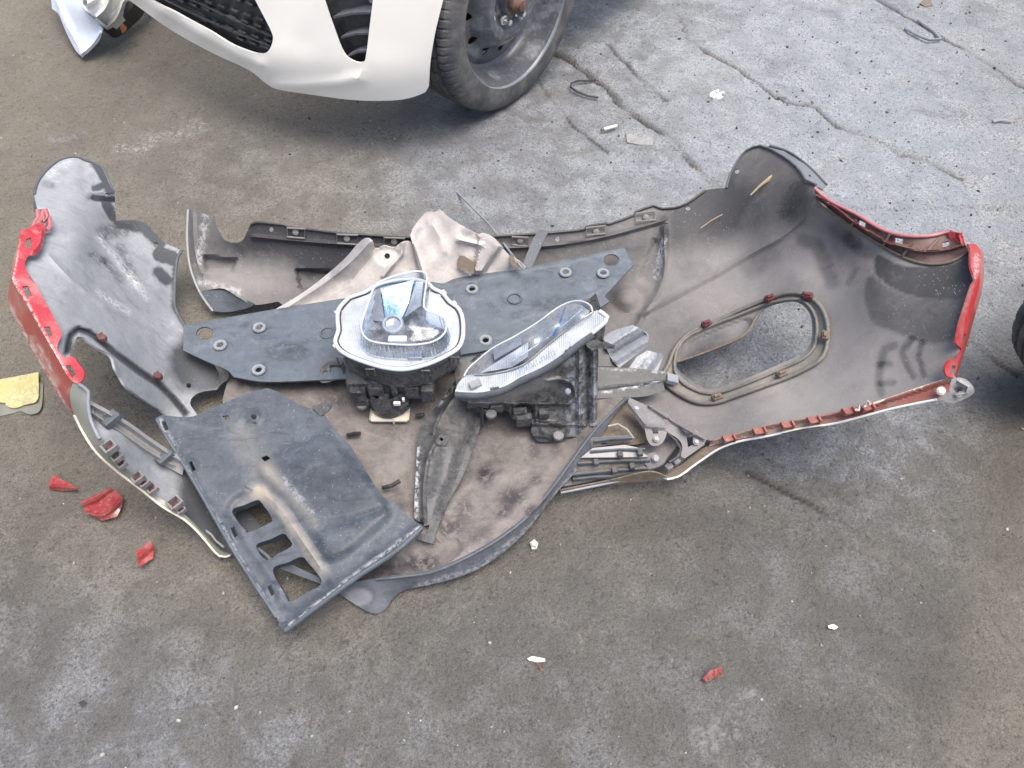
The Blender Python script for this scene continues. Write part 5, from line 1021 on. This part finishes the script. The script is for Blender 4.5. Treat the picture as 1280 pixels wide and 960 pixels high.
# dark housing with its depth behind
HB = TPS([(572, 494, .152), (598, 495, .158), (626, 489, .17), (654, 475, .186), (680, 463, .203), (702, 449, .222), (723, 432, .242), (742, 419, .257), (757, 405, .277), (747, 432, .24), (747, 480, .16), (747, 545, .065), (722, 550, .055), (672, 553, .052), (664, 530, .078), (640, 522, .09), (600, 510, .12), (575, 500, .145), (700, 500, .125), (650, 500, .12)], 1)
hb, _ = panel('housing', [(571, 493, 1), (598, 494), (626, 488), (654, 474), (680, 462), (702, 448), (723, 431), (742, 418), (757, 405, 1), (754, 428, 1), (748, 432, 1), (747, 480), (746, 545, 1), (722, 546, 1), (720, 553, 1), (672, 552, 1), (664, 541, 1), (665, 528, 1), (640, 523, 1), (636, 514, 1), (600, 509, 1), (584, 502, 1), (572, 500, 1)], None, M_blackpl, lampB, zf=HB, step=3, extrude=(-.01, .09, -.015),
    feats=[ridge([(580, 503), (640, 505), (712, 505)], 1.6, .006), area([(688, 478), (700, 476), (714, 482), (717, 494), (708, 502), (694, 500), (686, 488)], -.014, 3), ridge([(684, 476), (700, 474), (716, 481), (719, 496), (709, 504), (690, 503)], 2, .007), ridge([(724, 436), (724, 540)], 3, .008), ridge([(735, 430), (735, 542)], 2.5, -.008), ridge([(742, 430), (742, 542)], 2, .006), ridge([(670, 506), (670, 525), (700, 530)], 1.8, .007), ridge([(640, 507), (640, 520)], 2, -.008), area([(612, 506), (632, 505), (632, 516), (616, 517)], -.015, 2), area([(645, 507), (664, 507), (664, 522), (645, 521)], -.014, 2), ridge([(660, 530), (745, 532)], 1.8, .006), ridge([(664, 545), (720, 546)], 2, .008)],
    attrs={'scuff_glint': total(stroke([(715, 440), (718, 470), (715, 530)], 12, .55), stroke([(740, 440), (742, 540)], 5, .7), stroke([(727, 450), (727, 540)], 4, .5), stroke([(668, 470), (690, 470)], 8, .3)), 'dust': total(stroke([(585, 498), (640, 492), (690, 475)], 7, .8, .8), stroke([(690, 480), (712, 495)], 6, .4))})
ptube('collar', [(570, 494), (598, 495), (626, 489), (654, 475), (680, 463), (702, 449), (723, 432), (742, 419)], HB, .006, .0055, M_rim, lampB, step=6, flat=1.6)
for (a, b) in [(618, 484), (711, 437), (716, 433)]:
    p = Vector(W(a, b, float(BZ(a, b)[0])-.002)); q = [p+Vector((-.006, -.006, -.016)), p+Vector((-.006, -.006, .004)), p+Vector((.007, -.006, .007)), p+Vector((.007, -.006, -.013))]
    tube('snap_clip', q, .0022, M_blackpl, lampB, n=6, up=(0, 1, 0))
lathe('rear_cap', [(.036, .0), (.04, .006), (.04, .02), (.036, .026)], frame_at(fy(693, 549, .048, .03), (0, 0, 1)), M_blackpl, lampB, n=28, cap=True)
knob(lampB, fy(698, 543, .075, -.006)); knob(lampB, fy(614, 519, .105, .0))
lathe('screw_boss', [(.006, 0), (.006, .006), (.003, .008), (0, .008)], frame_at(W(709, 489, .145), (.2, -.6, .7)), M_alu, lampB, n=10)
panel('spike_clip', [(731, 428, 1), (746, 424, 1), (754, 428), (752, 421, 1), (757, 427, 1), (769, 432, 1), (768, 436, 1), (750, 436, 1), (740, 438, 1), (734, 434, 1)], [(731, 428, .255), (769, 432, .24), (740, 438, .245), (752, 421, .262)], M_blackpl, lampB, step=3, th=.006)
for (a, b, zz, s_) in [(590, 507, .125, .02), (604, 515, .105, .014), (620, 512, .11, .024), (650, 520, .095, .026), (655, 528, .085, .03), (680, 520, .1, .02)]:
    box('housing_rib', fy(a, b, zz, .006), (s_, .014, s_*.9), M_blackpl, lampB, rz=.1)
panel('side_tongue', [(600, 510, 1), (603, 510, 1), (603, 530, 1), (601, 536, 1)], [(600, 510, .118), (603, 530, .085)], M_black, lampB, step=3)

# ------------------------------------------------------------------ scraped metal rails
rails = thing('rail_bracket', 'scraped grey metal rail bracket wedged beside the tilted headlamp', 'bracket', tuple(W(785, 480, .06)))
panel('channel', [(752, 424, 1), (765, 414), (791, 406, 1), (801, 411, 1), (809, 418, 1), (811, 431, 1), (792, 446), (774, 460, 1), (766, 452, 1), (760, 440, 1)], [(752, 424, .135), (791, 406, .155), (811, 431, .125), (774, 460, .105), (766, 452, .11)], M_alu, rails, step=3, th=.003,
      feats=[ridge([(758, 434), (798, 410)], 3, .008), ridge([(764, 443), (806, 418)], 3, -.012), ridge([(770, 452), (811, 426)], 3, .006)], attrs={'scuff_glint': stroke([(760, 433), (798, 411)], 4, .6)})
panel('channel_web', [(748, 432, 1), (760, 430, 1), (773, 458, 1), (748, 458, 1)], [(748, 432, .12), (760, 430, .12), (773, 458, .10), (748, 458, .10)], M_strip, rails, step=3)
panel('channel', [(809, 438, 1), (830, 443, 1), (822, 464, 1), (786, 460, 1), (796, 446, 1)], [(809, 438, .115), (830, 443, .112), (822, 464, .10), (786, 460, .105)], M_alu, rails, step=3, feats=[ridge([(826, 442), (812, 463)], 2.5, .008), ridge([(818, 440), (800, 461)], 2, -.004)], attrs={'scuff_glint': stroke([(815, 445), (800, 456)], 7, .6)})
panel('face_plate', [(746, 459, 1), (790, 460), (833, 465, 1), (828, 473, 1), (831, 487, 1), (809, 495), (780, 497), (746, 498, 1)], [(746, 459, .11), (833, 465, .105), (831, 487, .085), (746, 498, .082)], M_strip, rails, step=3.5, th=.005, feats=[ridge([(748, 486), (830, 476)], 1.5, .003)], attrs={'scuff_glint': total(stroke([(750, 491), (825, 477)], 1, .9), stroke([(746, 460), (832, 465)], 1.2, .6)), 'dust': lambda x, y: .15+0*x})

# ------------------------------------------------------------------ dark tyre at the edge of the yard
tp = Vector(W(1262, 412, .25))+Vector((.33, 0.05, .02)); TM = frame_at((tp.x, tp.y, .27), (.15, -1, 0), (0, 0, 1))
vs_, fs = [], []; prof2 = [(r*.27/.293, h) for r, h in prof]
for i in range(160):
    a = 2*math.pi*i/160
    for k, (r, h) in enumerate(prof2):
        rr = r-(.006 if (i % 4 == 0 and abs(h) > .04 and r > .24) else 0); v = TM@Vector((rr*math.cos(a), rr*math.sin(a), h)); v.z = max(v.z, .002); vs_.append(v)
m = len(prof2)
for i in range(160):
    j = (i+1) % 160
    for q in range(m-1): fs.append((i*m+q, j*m+q, j*m+q+1, i*m+q+1))
ty = link('tyre', mesh_from(vs_, fs), M_rubber, None, angle=30); settle(ty); tag(ty, 'dusty dark tyre standing on the concrete beyond the red bumper end', 'tyre')

# ------------------------------------------------------------------ fragments and litter
def frag(name, ol, z0, z1, mat, label, cat, feats=(), th=.0018, group=None, step=3, tilt=None):
    P = np.array([p[:2] for p in ol], float); ct = [(p[0], p[1], z0+(z1-z0)*((p[1]-P[:, 1].min())/(np.ptp(P[:, 1])+1e-6) if tilt is None else (p[0]-P[:, 0].min())/(np.ptp(P[:, 0])+1e-6))) for p in ol]
    o, _ = panel(name, [(p[0], p[1], 1) for p in ol], ct, mat, None, step=step, th=th, feats=feats); return tag(o, label, cat, group)
frag('lens_shard', [(61, 604), (67, 593), (78, 600), (100, 611), (84, 614), (62, 612)], .022, .010, M_lens, 'pointed red lens shard, smallest point towards the bumper trim', 'lens shard', [ridge([(63, 608), (98, 611)], 2, .008)], group='broken red lens shards')
frag('lens_shard', [(100, 627), (118, 619), (137, 609), (147, 615), (155, 623), (151, 636), (146, 646), (128, 651), (109, 643)], .020, .010, M_lens, 'large curved red lens shard with two bright ridges', 'lens shard', [ridge([(102, 632), (122, 624), (138, 612)], 2.2, .009), ridge([(108, 642), (128, 645), (142, 636), (153, 624)], 2.2, .009), disc(128, 632, 24, 16, .01, .9)], group='broken red lens shards')
frag('lens_shard', [(169, 689), (178, 684), (187, 676), (193, 685), (191, 698), (175, 708), (171, 702), (172, 694)], .018, .008, M_lens, 'small squarish red lens shard near the vented tray', 'lens shard', [ridge([(172, 700), (190, 684)], 2.5, .007)], group='broken red lens shards')
frag('lens_crumb', [(878, 848), (888, 838), (902, 833), (904, 842), (892, 848), (884, 852)], .008, .006, M_dullred, 'crumbled dull red plastic scrap on the open concrete', 'plastic scrap', [lambda x, y: .004*np.sin(x*1.1)*np.sin(y*1.2)])
yp = thing('number_plate_piece', 'torn crackled yellow number plate piece lying by the red bumper edge', 'number plate', tuple(W(20, 490, 0)))
panel('backing', [(-60, 478, 1), (48, 477, 1), (54, 481, 1), (51, 511), (38, 518), (26, 514), (18, 516), (0, 520), (-60, 530, 1)], [(-60, 478, .008), (48, 477, .010), (54, 481, .010), (51, 511, .010), (0, 520, .009), (-60, 530, .008)], M_olive, yp, step=4, th=.002)
panel('yellow_face', [(-60, 482, 1), (0, 474), (48, 465, 1), (47, 499), (33, 505), (18, 510), (8, 507), (0, 503), (-60, 515, 1)], [(-60, 482, .014), (0, 474, .015), (48, 465, .016), (47, 499, .016), (17, 510, .014), (-60, 515, .013)], M_yellow, yp, step=3, th=.0025, feats=[lambda x, y: .0015*np.sin(x*.4)*np.sin(y*.5), ridge([(34, 472), (42, 490)], 2, .002), ridge([(20, 478), (30, 495)], 2, .002)])
def litter(name, ol, mat, label, cat, z=.010, h=.006, **k): return frag(name, ol, z+h, z, mat, label, cat, **k)
litter('paper_scrap', [(888, 116), (893, 113), (898, 116), (905, 114), (906, 120), (900, 124), (892, 122), (887, 120)], M_whitepl, 'crumpled white foam scrap on the pale concrete past the wheel', 'scrap', .014, .012, th=.01, feats=[lambda x, y: .005*np.sin(x*.9)*np.cos(y*1.1)])
litter('paper_scrap', [(659, 823), (665, 820), (681, 823), (682, 827), (672, 828), (662, 826)], M_whitepl, 'small flat white scrap with a thin tail on the bare concrete', 'scrap', .008, .003, feats=[ridge([(660, 824), (680, 825)], 2, .004)])
tube('scrap_tail', [W(669, 828, .008), W(674, 832, .010), W(676, 837, .008), W(680, 838, .007)], .001, M_dullred, None, n=5); tag(bpy.data.objects['scrap_tail'], 'thin curled pinkish wire by the flat white scrap', 'wire')
litter('foil_scrap', [(662, 678), (668, 674), (673, 679), (671, 686), (665, 687)], M_cream, 'tiny curled pale foil scrap below the curved shield rim', 'scrap', .008, .008, feats=[disc(667, 680, 4, 4, .006)])
litter('chip', [(1035, 782), (1042, 780), (1048, 784), (1043, 787), (1036, 785)], M_cream, 'small cream stone chip on bare concrete', 'stone chip', .007, .003)
litter('chip', [(98, 878), (104, 875), (108, 880), (102, 884)], M_black, 'small black chip on the brown concrete below the red shards', 'stone chip', .007, .004)
butt = thing('cigarette_butt', 'white cigarette butt beside the long ground crack', 'cigarette butt', tuple(W(762, 160, 0)))
tube('paper', [W(755, 161.5, .012), W(771, 157, .012)], .0042, M_whitepl, butt, n=12); tube('filter', [W(751.5, 162.5, .012), W(755.2, 161.4, .012)], .0041, M_brown, butt, n=12)
M_flake = dusty('grey_stone', (.16, .16, .155), (.36, .36, .36), amt=.4, var=1.2, scale=30)
cy = litter('slate_chip', [(782, 165), (790, 168), (800, 163), (815, 172), (817, 182), (800, 181), (784, 178)], M_flake, 'flat grey stone flake lying in the ground crack', 'stone flake', .006, .003)
wr = tube('wire_loop', [W(a, b, .012) for a, b in [(745, 100), (735, 101), (722, 101), (714, 104), (713, 109), (722, 115), (735, 120), (748, 122)]], .003, M_black, None, n=6); tag(wr, 'bent dark wire loop beside the long crack', 'wire')
wr = tube('bent_bracket', [W(a, b, .012) for a, b in [(1131, 35), (1147, 44), (1162, 50), (1176, 49), (1168, 40), (1147, 25)]], .0045, M_alu, None, n=6); tag(wr, 'bent pale metal strip by the far crack', 'metal strip')
tw_ = tube('twig', [W(a, b, .012) for a, b in [(1241, 152), (1250, 150), (1264, 152)]], .004, M_rail, None, n=6); tag(tw_, 'short pale metal pin on the pale concrete', 'pin')
st_ = frag('dark_stone', [(1150, 4), (1156, -2), (1164, 0), (1166, 6), (1158, 9)], .02, .012, M_brown, 'dark brown stone at the far crack', 'stone', th=.014)
for (a0, b0, a1, b1) in [(776, 134, 806, 186), (794, 178, 812, 184)][:1]:
    pass
M_twig = paint('dry_twig', (.30, .23, .14), .7, 0, amt=.4, scale=60)
q_ = tube('twig', [W(a, b, z_) for a, b, z_ in [(938, 244, .262), (950, 232, .27), (962, 223, .275), (971, 218, .28)]], .003, M_cream, None, n=6, taper=[.5, .8, 1.6, 1.8]); q_.data.materials[0] = M_twig; tag(q_, 'dry tan twig stuck inside the upper bumper corner', 'twig')
q_ = tube('twig', [W(a, b, z_) for a, b, z_ in [(876, 285, .176), (890, 275, .188), (903, 268, .196)]], .0013, M_twig, None, n=6); tag(q_, 'thin dry straw on the dusty bumper shell', 'straw')

# loose grit
def ico():
    t = (1+5**.5)/2; v = np.array([(-1, t, 0), (1, t, 0), (-1, -t, 0), (1, -t, 0), (0, -1, t), (0, 1, t), (0, -1, -t), (0, 1, -t), (t, 0, -1), (t, 0, 1), (-t, 0, -1), (-t, 0, 1)], float)
    f = np.array([(0, 11, 5), (0, 5, 1), (0, 1, 7), (0, 7, 10), (0, 10, 11), (1, 5, 9), (5, 11, 4), (11, 10, 2), (10, 7, 6), (7, 1, 8), (3, 9, 4), (3, 4, 2), (3, 2, 6), (3, 6, 8), (3, 8, 9), (4, 9, 5), (2, 4, 11), (6, 2, 10), (8, 6, 7), (9, 8, 1)])
    return v/np.linalg.norm(v[0]), f
IV, IF = ico()
def ground_z(X, Y):
    i = np.clip(np.searchsorted(gx, X)-1, 0, len(gx)-2); j = np.clip(np.searchsorted(gy, Y)-1, 0, len(gy)-2)
    return z.reshape(ny_, nx_)[j, i]
def grit(name, n, smin, smax, mat, label, right):
    X = rng.uniform(-2.0, 2.2, n*3); Y = rng.uniform(.2, 3.2, n*3)
    p = PROJ(np.stack([X, Y, 0*X], -1)); wgt = np.clip(LT(p[:, 0].clip(-200, 1500), p[:, 1].clip(-200, 1100)), 0, 1)
    ok = rng.random(n*3) < ((.04+.96*wgt**2) if right else (.7-.5*wgt)); X, Y = X[ok][:n], Y[ok][:n]; n = len(X)
    s_ = smin*(smax/smin)**(rng.random(n)**3); R = rng.normal(size=(n, 3, 3)); R = np.linalg.qr(R)[0]
    sc_ = s_[:, None]*np.array([1, .8, .55])*rng.uniform(.7, 1.3, (n, 3))
    jit = IV[None]*rng.uniform(.75, 1.2, (n, 12, 1))
    P = np.einsum('nij,nkj->nki', R, jit*sc_[:, None, :]); P += np.stack([X, Y, ground_z(X, Y)+s_*.25], -1)[:, None]
    F = (IF[None]+12*np.arange(n)[:, None, None]).reshape(-1, 3); me = bpy.data.meshes.new(name)
    me.vertices.add(n*12); me.vertices.foreach_set('co', P.ravel()); me.loops.add(F.size); me.loops.foreach_set('vertex_index', F.ravel().astype(np.int32))
    me.polygons.add(len(F)); me.polygons.foreach_set('loop_start', (np.arange(len(F))*3).astype(np.int32)); me.update(calc_edges=True)
    o = bpy.data.objects.new(name, me); COL.objects.link(o); me.materials.append(mat); return tag(o, label, 'grit', kind='stuff')
def stone_mat(nm, c0, c1):
    b = NB(nm); n = b.noise(37, 3); b.set(color=b.mix(b.ramp(n, .35, .65), c0, c1), rough=.85); return b.m
grit('dark_grit', 2600, .0012, .0062, stone_mat('dark_grit', (.05, .05, .052), (.14, .125, .11)), 'loose dark grit scattered over the concrete', True)
grit('pale_grit', 2600, .0012, .005, stone_mat('pale_grit', (.22, .2, .18), (.45, .43, .4)), 'loose pale grit scattered over the concrete', False)
grit('white_grit', 55, .0015, .0032, stone_mat('white_grit', (.6, .6, .58), (.75, .75, .73)), 'tiny white plastic crumbs scattered over the concrete', False)
